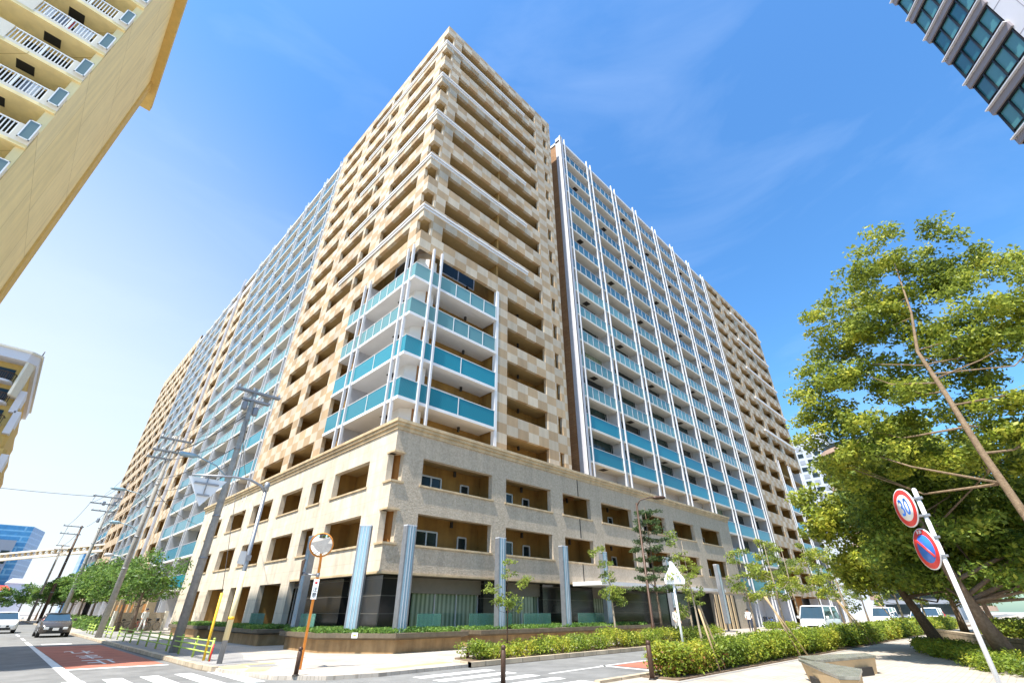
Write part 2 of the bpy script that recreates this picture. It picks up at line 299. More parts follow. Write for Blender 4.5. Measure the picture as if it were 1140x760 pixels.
def facade(side, pl, u0, u1, z0, z1, holes, depth, name, m, parent, off, mi=0):
    us = sorted(set([u0, u1] + [min(u1, max(u0, h[i])) for h in holes for i in (0, 1)])); zs = sorted(set([z0, z1] + [min(z1, max(z0, h[i])) for h in holes for i in (2, 3)]))
    nu, nz_ = len(us) - 1, len(zs) - 1
    solid = [[not any(h[0] - 1e-6 <= (us[i] + us[i + 1]) / 2 <= h[1] + 1e-6 and h[2] <= (zs[j] + zs[j + 1]) / 2 <= h[3] for h in holes) for j in range(nz_)] for i in range(nu)]
    b = MB(off)
    for j in range(nz_):
        i = 0
        while i < nu:
            if solid[i][j]:
                k = i
                while k + 1 < nu and solid[k + 1][j]: k += 1
                b.fquad(side, pl, [(us[i], 0, zs[j]), (us[k + 1], 0, zs[j]), (us[k + 1], 0, zs[j + 1]), (us[i], 0, zs[j + 1])])
                b.fquad(side, pl, [(us[i], depth, zs[j]), (us[k + 1], depth, zs[j]), (us[k + 1], depth, zs[j + 1]), (us[i], depth, zs[j + 1])])
                i = k + 1
            else: i += 1
    for i in range(nu):
        for j in range(nz_):
            if not solid[i][j]: continue
            for di, uu in ((-1, us[i]), (1, us[i + 1])):
                q = i + di
                if q < 0 or q >= nu: continue
                if not solid[q][j]:
                    b.fquad(side, pl, [(uu, 0, zs[j]), (uu, depth, zs[j]), (uu, depth, zs[j + 1]), (uu, 0, zs[j + 1])])
            for dj, zz in ((-1, zs[j]), (1, zs[j + 1])):
                q = j + dj; zz += .003 if side == 'L' else 0
                if q < 0 or q >= nz_ or not solid[i][q]:
                    b.fquad(side, pl, [(us[i], 0, zz), (us[i + 1], 0, zz), (us[i + 1], depth, zz), (us[i], depth, zz)])
    return b.build(name, m, parent)

# leaves: many small bent diamond faces scattered round cluster centres
def leaves(name, cents, per, sig, size, m, parent=None, off=(0, 0, 0), seed=1, flat=.7, up=.35):
    rng = np.random.default_rng(seed); c = np.repeat(np.asarray(cents, float), per, axis=0); n = len(c)
    g = rng.normal(0, 1, (n, 3)); g /= np.maximum(1, np.linalg.norm(g, axis=1, keepdims=True) / 1.7)
    p = c + g * np.array([sig, sig, sig * flat]) - np.array(off)
    nrm = rng.normal(0, 1, (n, 3)); nrm[:, 2] = np.abs(nrm[:, 2]) + up; nrm /= np.linalg.norm(nrm, axis=1, keepdims=True)
    a = np.cross(nrm, rng.normal(0, 1, (n, 3))); a /= np.linalg.norm(a, axis=1, keepdims=True); b = np.cross(nrm, a)
    s = (size * rng.uniform(.6, 1.25, n))[:, None]
    v = np.stack([p - a * s, p - b * s * .48 + nrm * s * .12, p + a * s, p + b * s * .48 + nrm * s * .12], 1).reshape(-1, 3)
    me = bpy.data.meshes.new(name); me.vertices.add(4 * n); me.vertices.foreach_set('co', v.ravel())
    me.loops.add(4 * n); me.loops.foreach_set('vertex_index', np.arange(4 * n, dtype=np.int32))
    me.polygons.add(n); me.polygons.foreach_set('loop_start', np.arange(0, 4 * n, 4, dtype=np.int32)); me.polygons.foreach_set('loop_total', np.full(n, 4, dtype=np.int32))
    me.materials.append(M[m]); me.update(calc_edges=True); me.validate()
    o = bpy.data.objects.new(name, me); S.collection.objects.link(o)
    if parent: o.parent = parent
    else: o.location = off
    return o
def blob_points(blobs, per_m3, rng, hollow=.55):
    out = []
    for (cx_, cy_, cz_, rx, ry, rz) in blobs:
        n = max(4, int(per_m3 * 4.2 * rx * ry * rz)); d = rng.normal(0, 1, (n, 3)); d /= np.linalg.norm(d, axis=1, keepdims=True)
        r = rng.uniform(hollow ** 3, 1, (n, 1)) ** (1 / 3) * rng.uniform(.85, 1.12, (n, 1))
        out.append(np.array([cx_, cy_, cz_]) + d * r * np.array([rx, ry, rz]))
    return out
def tree(name, base, trunk, r0, blobs, leaf, label, cat, group=None, dens=3, per=40, sig=.35, size=.09, seed=1, barkm='bark', twigs=5, flat=.6, hollow=.55):
    """trunk: list of points; blobs: foliage masses (absolute)"""
    rng = np.random.default_rng(seed); root = thing(name, base, label, cat, group)
    b = MB(base); n = len(trunk)
    tp = [tuple(Vector(p) + Vector(rng.normal(0, r0 * .25, 3)) * (0 if i == 0 else 1)) for i, p in enumerate(trunk)]
    b.tube(tp, [r0 * 1.25 if i == 0 else r0 * (1 - .88 * i / (n - 1)) for i in range(n)], 10)
    cl = blob_points(blobs, dens, rng, hollow)
    for bl, pts in zip(blobs, cl):
        c = Vector(bl[:3]); kk = getattr(tree, 'k', 0); tree.k = kk + 1
        if len(blobs) > 30 and kk % 6: continue
        hd = math.hypot(c.x - tp[-1][0], c.y - tp[-1][1]); zt = max(tp[0][2] + .35 * (tp[-1][2] - tp[0][2]), min(tp[-1][2] * .97, c.z - (.55 + rng.uniform(-.2, .25)) * hd)); si = 1
        while si < n - 1 and tp[si][2] < zt: si += 1
        a0, a1 = Vector(tp[si - 1]), Vector(tp[si]); fr_ = min(1, max(0, (zt - a0.z) / max(.01, a1.z - a0.z))); s = a0.lerp(a1, fr_); pos = (si - 1 + fr_) / (n - 1)
        rr = min(r0 * (1 - .85 * pos) * .45, .012 + .013 * (c - s).length)
        mid = s.lerp(c, .55) + Vector((0, 0, -.12 * (c - s).length)) + Vector(rng.normal(0, .06, 3)) * (c - s).length
        b.tube([s, mid, c], [rr, rr * .65, rr * .35], 6)
        for q in range(min(twigs, len(pts))):
            e = Vector(pts[q]); m2 = c.lerp(e, .5) + Vector(rng.normal(0, .08, 3))
            st = mid if q % 2 else c
            b.tube([st, m2, e], [rr * .3, rr * .2, .008], 4)
    b.build('trunk', barkm, root)
    leaves('crown', np.concatenate(cl), per, sig, size, leaf, root, base, seed + 50, flat)
    return root
def text_mesh(txt, size, m, name, parent=None, mtx=None, extrude=0.002, align='CENTER'):
    cu = bpy.data.curves.new(name, 'FONT'); cu.body = txt; cu.size = size; cu.align_x = align; cu.align_y = 'CENTER'; cu.extrude = extrude
    t = bpy.data.objects.new('tmp', cu); S.collection.objects.link(t)
    dg = bpy.context.evaluated_depsgraph_get(); me = bpy.data.meshes.new_from_object(t.evaluated_get(dg))
    bpy.data.objects.remove(t); me.materials.clear(); me.materials.append(M[m])
    if mtx is not None: me.transform(mtx)
    o = bpy.data.objects.new(name, me); S.collection.objects.link(o)
    if parent: o.parent = parent
    return o
#=SETTING=
# ------------------------------------------------------------------ ground, roads, pavements
g = MB(); g.quad((-900, -900, -.12), (1500, -900, -.12), (1500, 1500, -.12), (-900, 1500, -.12)); struct('ground', g, 'greyground')
g = MB(); g.poly([(-3.6, -60, -.004), (5.6, -60, -.004), (5.6, 420, -.004), (-3.6, 420, -.004)]); struct('road', g, 'asphalt')
g = MB(); g.poly([(5.6, 8.0, -.004), (420, 8.0, -.004), (420, 14.2, -.004), (5.6, 14.2, -.004)]); g.poly([(5.6, 14.2, -.004), (9, 14.2, -.004), (9, 20, -.004), (5.6, 20, -.004)]); struct('side_road', g, 'asphalt')
north = [(5.62, 420), (5.62, 19.9), (5.72, 17.6), (6.2, 15.4), (7.2, 14.3), (8.6, 13.95), (12, 14.05), (420, 14.05), (420, 420)]
south = [(420, -60), (420, 8.15), (11.2, 8.15), (9.6, 7.6), (9.0, 6.2), (9.0, -60)]
KZ = .09
for nm, pl in (('pavement', north), ('pavement', south)):
    g = MB(); g.prism(pl, -.1, KZ); struct(nm, g, 'paver')
g = MB(); g.prism([(-3.6, -60), (-3.6, 420), (-5.3, 420), (-5.3, -60)], -.1, KZ); struct('pavement', g, 'paver')
k = MB()
kp = [(5.45, 420), (5.45, 19.6), (5.55, 18.6)]
for a, b in zip(kp, kp[1:]): k.prism([a, b, (b[0] + .2, b[1]), (a[0] + .2, a[1])], -.1, .135)
kp = [(12.0, 13.9), (420, 13.9)]
for a, b in zip(kp, kp[1:]): k.prism([a, b, (b[0], b[1] + .18), (a[0], a[1] + .18)], -.1, .15)
k.prism([(12.0, 13.9), (12.0, 14.08), (12.1, 15.0), (12.25, 15.0)], -.1, .15)
k.prism([(11.2, 8.15), (420, 8.15), (420, 8.33), (11.2, 8.33)], -.1, .15)
k.prism([(9.0, 6.2), (9.6, 7.6), (11.2, 8.15), (11.2, 8.33), (9.45, 7.72), (8.82, 6.2)], -.1, .12)
struct('kerb', k, 'kerb')
g = MB(); g.poly([(5.66, 24, KZ + .004), (5.66, 60, KZ + .004), (9.8, 60, KZ + .004), (8.2, 24, KZ + .004)]); g.poly([(5.66, 21.2, KZ + .004), (5.66, 24, KZ + .004), (8.2, 24, KZ + .004), (7.4, 21.4, KZ + .004)])
g.poly([(5.72, 19.1, KZ + .004), (5.66, 21.2, KZ + .004), (7.4, 21.4, KZ + .004), (7.3, 19.6, KZ + .004)]); g.poly([(6.5, 18.0, KZ + .004), (6.7, 18.9, KZ + .004), (7.5, 18.8, KZ + .004), (7.3, 17.9, KZ + .004)])
struct('grey_paving', g, 'greypatch')
g = MB(); g.poly([(5.8, 18.2, KZ + .004), (5.8, 19.05, KZ + .004), (6.6, 19.1, KZ + .004), (6.45, 18.0, KZ + .004)]); g.poly([(6.0, 17.0, KZ + .006), (6.45, 18.0, KZ + .006), (7.0, 17.7, KZ + .006), (6.5, 16.8, KZ + .006)]); g.poly([(6.62, 19.0, KZ + .006), (6.62, 19.3, KZ + .006), (7.6, 19.1, KZ + .006), (7.6, 18.85, KZ + .006)])
g.poly([(9.0, 14.6, KZ + .004), (12.0, 14.9, KZ + .004), (12.0, 15.3, KZ + .004), (9.0, 15.0, KZ + .004)])
struct('tactile_paving', g, 'yellowpatch')
g = MB(); g.poly([(9.0, 7.6, KZ + .004), (9.0, 6.9, KZ + .004), (60, 6.2, KZ + .004), (60, 6.3, KZ + .004), (9, 7.05, KZ + .004)]); struct('drain_line', g, 'greypatch')
Z1, Z2 = .002, .006
p = MB()
p.poly([(2.22, 18.7, Z1), (2.5, 18.7, Z1), (2.52, 44, Z1), (2.37, 44, Z1)])
p.poly([(2.4, 46, Z1), (2.53, 46, Z1), (2.55, 50, Z1), (2.4, 50, Z1)])
for q in range(12): p.poly([(2.4, 54 + q * 9, Z1), (2.55, 54 + q * 9, Z1), (2.55, 58 + q * 9, Z1), (2.4, 58 + q * 9, Z1)])
p.poly([(2.5, 22.3, Z1), (5.2, 22.0, Z1), (5.2, 22.35, Z1), (2.5, 22.7, Z1)])
p.poly([(2.9, 39.5, Z1), (4.2, 39.4, Z1), (4.2, 40.3, Z1), (2.9, 40.4, Z1)])
for q in range(-3, 4):
    x0 = 2.95 + q * .85; p.poly([(x0, 15.2, Z1), (x0 + .45, 15.2, Z1), (x0 + .43, 18.75, Z1), (x0 - .02, 18.75, Z1)])
for q in range(5):
    y0 = 12.75 - q * .95; p.poly([(9.2, y0, Z1), (12.05, y0 + .02, Z1), (12.05, y0 + .47, Z1), (9.2, y0 + .45, Z1)])
p.poly([(12.6, 10.95, Z1), (15.6, 11.05, Z1), (15.6, 11.18, Z1), (12.6, 11.08, Z1)]); p.poly([(15.4, 9.3, Z1), (15.6, 9.3, Z1), (15.75, 11.3, Z1), (15.5, 11.3, Z1)])
p.poly([(15.6, 11.12, Z1), (60, 11.3, Z1), (60, 11.42, Z1), (15.6, 11.26, Z1)])
struct('road_markings', p, 'paint')
g = MB(); g.poly([(2.53, 22.75, .001), (5.15, 22.4, .001), (5.2, 37.2, .001), (2.53, 37.8, .001)]); g.poly([(15.85, 9.2, .001), (15.95, 11.0, .001), (22, 11.05, .001), (22, 9.2, .001)]); struct('red_road_surface', g, 'redroad')
for ch, y0 in (('止', 25.3), ('ま', 28.3), ('れ', 31.6)):
    o = text_mesh(ch, 1.0, 'paint', 'road_lettering', None, Matrix.Translation((3.72, y0, .005)) @ Matrix.Rotation(math.pi, 4, 'Z') @ Matrix.Diagonal((1.05, 2.6, 1, 1)))
    o['kind'] = 'structure'
# ------------------------------------------------------------------ the apartment building
O = (12.8, 22.4, 0)
A = thing('apartment_building', O, 'huge beige and white apartment block with teal balconies rising from the street corner', 'building')
XL, YR = 12.8, 22.4; P0 = 3.03; S0 = 12.45; ROOF = 56.2
sof = lambda j: S0 + P0 * j
PLX, PLY = 12.75, 21.8     # podium planes
XE, YE = 100.0, 152.5      # far ends
D = 1.65; DW = 1.2
# --- tower walls
hR = [(12.8, 20.62, 10.0, 24.57)]
for j in range(5): hR += [(21.87, 26.5, sof(j) - 1.5, sof(j))]
for j in range(15): hR += [(27.8, 28.38, sof(j) - 1.5, sof(j))]
for j in range(5, 15): hR += [(12.79, 13.6, sof(j) - 1.5, sof(j)), (14.7, 26.35, sof(j) - 1.5, sof(j))]
facade('R', YR, 12.8, 29.2, 10.6, ROOF, hR, .28, 'tower_wall', 'checker', A, O)
hL = [(22.4, 32.2, 10.0, 24.57)]
for j in range(5): hL += [(33.6, 37.8, sof(j) - 1.5, sof(j)), (39.2, 43.6, sof(j) - 1.5, sof(j))]
for j in range(5, 15): hL += [(22.39, 23.15, sof(j) - 1.5, sof(j)), (24.2, 29.3, sof(j) - 1.5, sof(j)), (31.1, 32.9, sof(j) - 1.5, sof(j)), (33.3, 38.0, sof(j) - 1.5, sof(j)), (39.5, 44.5, sof(j) - 1.5, sof(j))]
facade('L', XL, 22.4, 46.1, 10.6, ROOF, hL, .28, 'tower_wall', 'checker', A, O)
b = MB(O); b.quad((29.2, 22.4, 9), (29.2, 34, 9), (29.2, 34, ROOF), (29.2, 22.4, ROOF)); b.quad((12.8, 46.1, 9), (20, 46.1, 9), (20, 46.1, ROOF), (12.8, 46.1, ROOF))
b.build('tower_side_wall', 'browntile', A)
b = MB(O); b.prism([(12.9, 22.5), (29.1, 22.5), (29.1, 34), (24, 34), (24, 46), (12.9, 46)], ROOF - .9, ROOF - .5); b.build('tower_roof', 'greyground', A)
# loggia interiors: soffits, floors and back walls
for side, pl, uA, uB in (('R', YR, 12.9, 29.2), ('L', XL, 22.5, 46.1)):
    b = MB(O)
    for j in range(0, 15):
        b.fbox(side, pl, (12.84 if j > 4 else 20.8) if side == 'R' else (24.45 if j > 4 else 32.3), uB - .05, .03, D, sof(j) + .009, sof(j) + .2)
    b.build('loggia_floor', 'ochre_soffit', A)
    b = MB(O); u1 = 14.9 if side == 'R' else 24.6
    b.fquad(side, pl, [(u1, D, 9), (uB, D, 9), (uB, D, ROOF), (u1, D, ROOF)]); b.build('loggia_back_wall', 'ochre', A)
b = MB(O)
for u in (20.75, 27.0, 28.1): b.fbox('R', YR, u, u + .2, .28, D, 9, ROOF - .5)
for u in (30.2, 33.0, 38.6, 45.0): b.fbox('L', XL, u, u + .2, .28, D, 9, ROOF - .5)
b.build('loggia_partition', 'ochre', A)
b = MB(O); b.prism([(13.75, 24.1), (14.5, 23.1), (14.95, 23.3), (14.95, 24.4), (14.2, 24.6)], 24.6, ROOF - .5); b.build('corner_pier', 'checker', A)
# little downlights and hatches under the loggia soffits
def win(side, pl, u0, u1, w_, z0, z1, gm='darkglass', n=2):
    b = MB(O); b.fquad(side, pl, [(u0, w_, z0), (u1, w_, z0), (u1, w_, z1), (u0, w_, z1)]); f = MB(O); t = .045
    for k_ in range(n + 1):
        u = u0 + (u1 - u0) * k_ / n; f.fbox(side, pl, u - t, u + t, w_ - .05, w_ - .004, z0, z1)
    f.fbox(side, pl, u0, u1, w_ - .06, w_ - .004, z1 - t, z1 + t); f.fbox(side, pl, u0, u1, w_ - .06, w_ - .004, z0 - t, z0 + t)
    o = f.build('window', 'frame', A); b.build('pane', gm, o); return o
for j in range(15):
    z = sof(j - 1) + .25 if j else S0 - P0 + .25
    win('R', YR, 22.2, 24.6, D - .02, z, z + 2.0, 'darkglass', 2)
    if j > 4: win('R', YR, 16.0, 19.4, D - .02, z, z + 2.0, 'darkglass', 2)
    win('L', XL, 34.4, 37.0, D - .02, z, z + 2.0, 'darkglass', 2)
    if j > 4: win('L', XL, 25.0, 28.4, D - .02, z, z + 2.0)
# string course bands every second floor
for j in (5, 7, 9, 11, 13):
    z = sof(j) + .72; b = MB(O)
    for dz, pr_ in ((0, .10), (.24, .16)):
        b.box(12.8 - pr_, 24.4, 22.4 - pr_, 22.4 - .002, z + dz, z + dz + .16); b.box(12.8 - pr_, 12.8 - .002, 22.4, 36.2, z + dz, z + dz + .16)
    b.build('string_course', 'white', A)
# --- white corner zone (four lower tower floors)
glk = {0: 'teal', 1: 'teal', 2: 'turq', 3: 'turq'}
for j in range(5):
    z = sof(j)
    if j < 4:
        s = MB(O); s.box(12.72, 20.62, 22.32, YR + D, z, z + .2); s.box(12.72, XL + D, YR + D, 32.2, z, z + .2)
        bo = s.build('balcony', 'white', A)
        gl = MB(O); zz = z + .22; zt = z + (1.42 if j < 2 else 1.36)
        gl.box(12.78, 20.6, 22.38, 22.42, zz, zt); gl.box(12.78, 12.82, 22.42, 32.15, zz, zt); gl.build('glass_panel', glk[j], bo)
        m_ = MB(O)
        for u in ([17.3] if j < 2 else [16.4, 17.8, 19.2, 20.5]): m_.box(u, u + .05, 22.35, 22.37, zz, zt)
        for u in ([26.2] if j < 2 else [24.9, 26.0, 27.1, 28.2, 31.2]): m_.box(12.75, 12.77, u, u + .05, zz, zt)
        m_.box(12.76, 20.6, 22.36, 22.44, zt, zt + .04); m_.box(12.76, 12.84, 22.44, 32.15, zt, zt + .04); m_.build('handrail', 'white', bo)
        h = MB(O); h.box(13.6, 14.3, 25.2, 25.8, z - .012, z - .002); h.build('hatch', 'dark', bo)
for u in (14.03, 14.77):
    b = MB(O); b.box(u, u + .14, 22.22, 22.4 + .02, 10.9, 24.9); b.build('corner_post', 'finpaint', A)
for u in (22.85, 23.55, 29.0, 29.85):
    b = MB(O); b.box(12.64, 12.82, u, u + .14, 10.9, 24.9); b.build('corner_post', 'finpaint', A)
b = MB(O); b.box(20.59, 20.84, 22.36, 22.70, 10.9, 24.55); b.build('trim_strip', 'white', A)
b = MB(O); b.prism([(13.7, 24.6), (13.7, 23.6), (14.3, 23.15), (15.0, 23.15), (15.0, 24.6)], 10, 24.56); b.build('corner_pier', 'white', A)
b = MB(O); b.box(14.32, 14.6, 23.12, 23.148, 10, 24.5); b.build('accent_stripe', 'browntile', A)
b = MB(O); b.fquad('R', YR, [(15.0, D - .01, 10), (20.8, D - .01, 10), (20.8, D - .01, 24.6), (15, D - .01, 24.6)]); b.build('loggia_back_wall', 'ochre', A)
b = MB(O); b.fquad('L', XL, [(24.6, D - .01, 10), (32.3, D - .01, 10), (32.3, D - .01, 24.6), (24.6, D - .01, 24.6)])
for u in (29.4,): b.fbox('L', XL, u, u + .2, .1, D, 10, 24.56)
b.build('loggia_partition', 'greywhite', A)
for j in range(5):
    z = sof(j - 1) + .25; win('R', YR, 15.4, 19.0, D - .05, z, z + 2.1, 'darkglass', 3); win('L', XL, 24.9, 28.6, D - .05, z, z + 2.1, 'greenglass', 2)
# --- balconies of the white wings
bay_jobs = []
def white_wing(side, pl, us, j0, j1, ztop, zbot, teal_to, turq_to, nsub, posts=True, dark=(.5, .62)):
    for i, u in enumerate(us):
        pend = 57.3 if side == 'R' else 58.6
        zb0 = zbot; zbot = 10.0 if u < pend else zb0
        b = MB(O); b.fbox(side, pl, u - .07, u + .07, .06, DW, zbot, ztop); pw = .45
        for s_ in (-1, 1):
            b.fbox(side, pl, u + s_ * pw - .06, u + s_ * pw + .06, -.10, .08, zbot, ztop + (1.1 if posts else 0))
        b.build('fin', 'finpaint', A); zbot = zb0
    for i in range(len(us) - 1):
        for j in range(j0, j1 + 1):
            if j < 0 and us[i + 1] < pend + 1.5: continue
            bay_jobs.append((side, pl, us[i] + .07, us[i + 1] - .07, sof(j), 'teal' if j <= teal_to else ('turq' if j <= turq_to else 'clear'), nsub, i, j))
def bay(side, pl, u0, u1, z, gk, nsub, i, j, sb, gb, rb, wb, hb):
    sb.fbox(side, pl, u0, u1, -.02, DW, z, z + .2)
    zt = z + (1.42 if gk == 'teal' else 1.36)
    gb.fbox(side, pl, u0, u1, .03, .06, z + .22, zt)
    rb.fbox(side, pl, u0, u1, .0, .09, zt, zt + .045)
    if gk != 'teal':
        for q in range(1, nsub): u = u0 + .4 + (u1 - u0 - .8) * q / nsub; rb.fbox(side, pl, u - .02, u + .02, .0, .028, z + .2, zt)
    rr = random.Random(i * 97 + j * 13 + (5 if side == 'R' else 0)); L_ = u1 - u0
    a = u0 + L_ * .06; c = u0 + L_ * rr.choice([.84, .88, .92])
    wb.fquad(side, pl, [(a, DW - .05, z + .24), (c, DW - .05, z + .24), (c, DW - .05, z + 2.98), (a, DW - .05, z + 2.98)])
    wb.fbox(side, pl, c + .12, c + .2, DW - .09, DW - .02, z + .24, z + 2.98); wb.fbox(side, pl, (a + c) / 2 - .02, (a + c) / 2 + .02, DW - .07, DW - .051, z + .24, z + 2.98)
    if (i + j) % 3 == 0: q = u0 + L_ * .42; hb.fbox(side, pl, q, q + .75, .35, .95, z - .014, z - .003)
UR = [31.8, 37.6, 43.6, 49.55, 55.45, 61.35, 67.3, 73.0]
white_wing('R', YR, UR, -3, 13, 54.95, 0, 1, 6, 5)
UL1 = [46.3, 51.4, 57.8, 64.6, 71.2, 77.3]
white_wing('L', XL, UL1, -3, 13, 54.95, 0, 1, 6, 3)
UL2 = [92.6, 98.3, 104.0, 109.7, 115.4]
white_wing('L', XL, UL2, -3, 13, 54.95, 0, 1, 6, 3)
UE = [86.3, 92.2, 98.9]; white_wing('R', YR, UE, -3, 2, 23.8, 0, 1, 6, 4, False)
UEL = [137, 144.6, 151.8]; white_wing('L', XL, UEL, -3, 3, 26.8, 0, 1, 6, 3, False)
def shown(b): x, y = ((b[2] + b[3]) / 2, YR) if b[0] == 'R' else (XL, (b[2] + b[3]) / 2); return (x * x + y * y + b[4] ** 2) ** .5
bay_jobs.sort(key=shown)
for q in bay_jobs[:92]:
    ms = [MB(O) for _ in range(5)]; bay(*q, *ms)
    o = ms[0].build('balcony', 'slab', A); ms[1].build('glass_panel', q[5], o); ms[2].build('handrail', 'greywhite', o)
    ms[3].build('balcony_window', random.choice(['greenglass', 'greenglass', 'greenglass', 'darkglass', 'darkglass', 'curtain']), A)
    if ms[4].v: ms[4].build('hatch', 'dark', o)
rest = [MB(O), {k_: MB(O) for k_ in ('teal', 'turq', 'clear')}, MB(O), MB(O), MB(O)]
for q in bay_jobs[92:]: bay(*q, rest[0], rest[1][q[5]], rest[2], rest[3], rest[4])
o = rest[0].build('balcony', 'slab', A); o['kind'] = 'stuff'
for k_, v in rest[1].items(): q = v.build('glass_panel', k_, o); q['kind'] = 'stuff'
q = rest[2].build('handrail', 'greywhite', o); q['kind'] = 'stuff'; q = rest[4].build('hatch', 'dark', o); q['kind'] = 'stuff'
q = rest[3].build('balcony_window', 'greenglass', A); q['kind'] = 'stuff'
# wing back walls and roofs
for side, pl, uA, uB in (('R', YR, 31.3, 100), ('L', XL, 46.1, 152.5)):
    for u0_, u1_, zt_ in (((31.76, 73.4, 55), (86, 100, 24.1)) if side == 'R' else ((46.1, 77.7, 55), (92.3, 115.8, 55), (136.7, 152.5, 27))):
        b = MB(O); b.fquad(side, pl, [(u0_, DW, 0), (u1_, DW, 0), (u1_, DW, zt_), (u0_, DW, zt_)]); b.build('wing_back_wall', 'greywhite', A)
    b = MB(O); b.fbox(side, pl, uA, uB, -.02, 14, 54.9, 55.25); b.build('wing_roof', 'white', A)
# wing gable beside the tower recess
b = MB(O); b.box(31.3, 31.75, 22.3, 23.15, 9, 55.9); b.build('gable_panel', 'greywhite', A)
b = MB(O); b.box(31.4, 31.7, 23.15, 36, 9, 55.3); b.build('gable_wall', 'browntile', A)
b = MB(O); b.box(29.2, 31.4, 27, 27.3, 9, 53); b.build('recess_wall', 'browntile', A)
b = MB(O); b.box(14, 18, 46.15, 46.3, 54.9, 56.6); b.build('roof_parapet', 'white', A)
# end beige sections
def beige(side, pl, u0, u1, z0, z1, opens, name='end_wall', rows=range(-3, 15), low=None):
    hs_ = []
    for j in rows:
        for (a, c) in opens: hs_.append((a, c, sof(j) - (1.5 if side == 'R' else 1.72), sof(j)))
    if low: hs_.append(low)
    facade(side, pl - .04, u0, u1, z0, z1, hs_, .3, name, 'checker', A, O)
    b = MB(O)
    for j in rows: b.fbox(side, pl, u0 + .1, u1 - .1, .26, D, sof(j) + .009, sof(j) + .2)
    b.build('loggia_floor', 'ochre_soffit', A)
    b = MB(O); b.fquad(side, pl, [(u0, D - .02, z0), (u1, D - .02, z0), (u1, D - .02, z1), (u0, D - .02, z1)])
    for (a, c) in opens: b.fbox(side, pl, c + .3, c + .5, .2, D, z0, z1)
    b.build('loggia_back_wall', 'ochre', A)
beige('R', YR, 73.5, 100, 3.2, 55.9, [(74.4, 79.2), (80.6, 85.3), (86.8, 91.4), (92.7, 99.3)], low=(86.0, 100.1, 0, 24.0))
for j in (5, 7, 9, 11, 13):
    b = MB(O); b.box(84, 100.2, 22.14, 22.34, sof(j) + .8, sof(j) + 1.1); b.build('string_course', 'white', A)
for j in range(4, 15):
    b = MB(O); b.box(100, 101.2, 22.8, 26.5, sof(j), sof(j) + 1.3); b.build('end_balcony', 'checker', A)
beige('L', XL, 77.8, 92.2, 3.2, 51.9, [(78.7, 83.0), (87.9, 91.4)])
b = MB(O)
b.box(12.5, 12.74, 84.9, 85.1, 0, 56.5); b.box(12.5, 12.74, 85.6, 85.8, 0, 56.5); b.box(12.66, 12.75, 85.12, 85.58, 0, 56.4); b.build('expansion_joint', 'greywhite', A)
b = MB(O); b.fbox('L', XL, 77.5, 92.4, -.03, .3, sof(13), sof(13) + .2); b.fbox('L', XL, 77.5, 92.4, .03, .06, sof(13) + .2, sof(13) + 1.4); b.build('balcony', 'white', A)
beige('L', XL, 115.9, 152.5, 3.2, 57.4, [(117.0, 121.8), (123.0, 128.2), (129.5, 134.3), (135.3, 140.1), (141.1, 145.9), (146.9, 151.9)], low=(136.7, 152.6, 0, 26.9))
for j in range(4, 15):
    b = MB(O); b.box(13.2, 17, 152.5, 153.8, sof(j), sof(j) + 1.3); b.build('end_balcony', 'checker', A)
# --- podium
pr_ = [(14.65, 20.02), (21.25, 25.75), (27.08, 30.45), (31.9, 36.35), (38.0, 42.1), (43.68, 47.9), (49.5, 54.1)]
plh = [(24.45, 28.75), (30.4, 32.15), (33.62, 37.3), (39.0, 43.3), (45.0, 49.2), (51.5, 55.5)]
lv = [(4.58, 6.12), (7.62, 9.12)]
hR = [(a, c, z0, z1) for a, c in pr_ for z0, z1 in lv] + [(12.74, 13.35, z0, z1) for z0, z1 in lv] + [(12.74, 49.3, -1, 3.17)]
hL = [(a, c, z0, z1) for a, c in plh for z0, z1 in lv] + [(21.79, 22.45, z0, z1) for z0, z1 in lv] + [(21.79, 32.3, -1, 3.17)] + [(a, c, -1, 3.13) for a, c in plh[2:]]
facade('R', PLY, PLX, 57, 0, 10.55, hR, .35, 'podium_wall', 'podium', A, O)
facade('L', PLX, PLY, 58.3, 0, 10.55, hL, .35, 'podium_wall', 'podium_smooth_sunlit', A, O)
b = MB(O); b.quad((57, PLY, 0), (57, 22.4, 0), (57, 22.4, 10.5), (57, PLY, 10.5)); b.build('podium_end_wall', 'podium', A)
for z0, z1, q in ((10.4, 10.62, .07), (10.62, 10.8, .16), (10.8, 10.97, .24)):
    b = MB(O); b.box(PLX - q, 57 + q, PLY - q, 22.42, z0, z1); b.box(PLX - q, 12.82, 22.42, 58.3 + q, z0, z1); b.build('podium_cornice', 'trim', A)
for (z0, z1) in lv:
    for a, c in pr_: b = MB(O); b.box(a - .12, c + .12, PLY - .07, PLY + .3, z0 - .1, z0 - .003); b.build('window_sill', 'trim', A)
    for a, c in plh: b = MB(O); b.box(PLX - .07, PLX + .3, a - .12, c + .12, z0 - .1, z0 - .003); b.build('window_sill', 'trim', A)
    b = MB(O); b.prism([(PLX - .07, 22.6), (PLX - .07, PLY - .07), (13.5, PLY - .07), (13.5, PLY + .3), (13.1, 22.6)], z0 - .1, z0 - .003); b.build('window_sill', 'trim', A)
    b = MB(O); b.prism([(PLX - .05, 22.55), (PLX - .05, PLY - .05), (13.45, PLY - .05), (13.45, PLY + .3), (13.1, 22.55)], z1 + .003, z1 + .09); b.build('corner_lintel', 'trim', A)
    b = MB(O); b.quad((13.1, 22.9, z0 - .3), (13.7, 22.05, z0 - .3), (13.7, 22.05, z1 + .2), (13.1, 22.9, z1 + .2)); b.build('corner_recess', 'browncol', A)
b = MB(O)
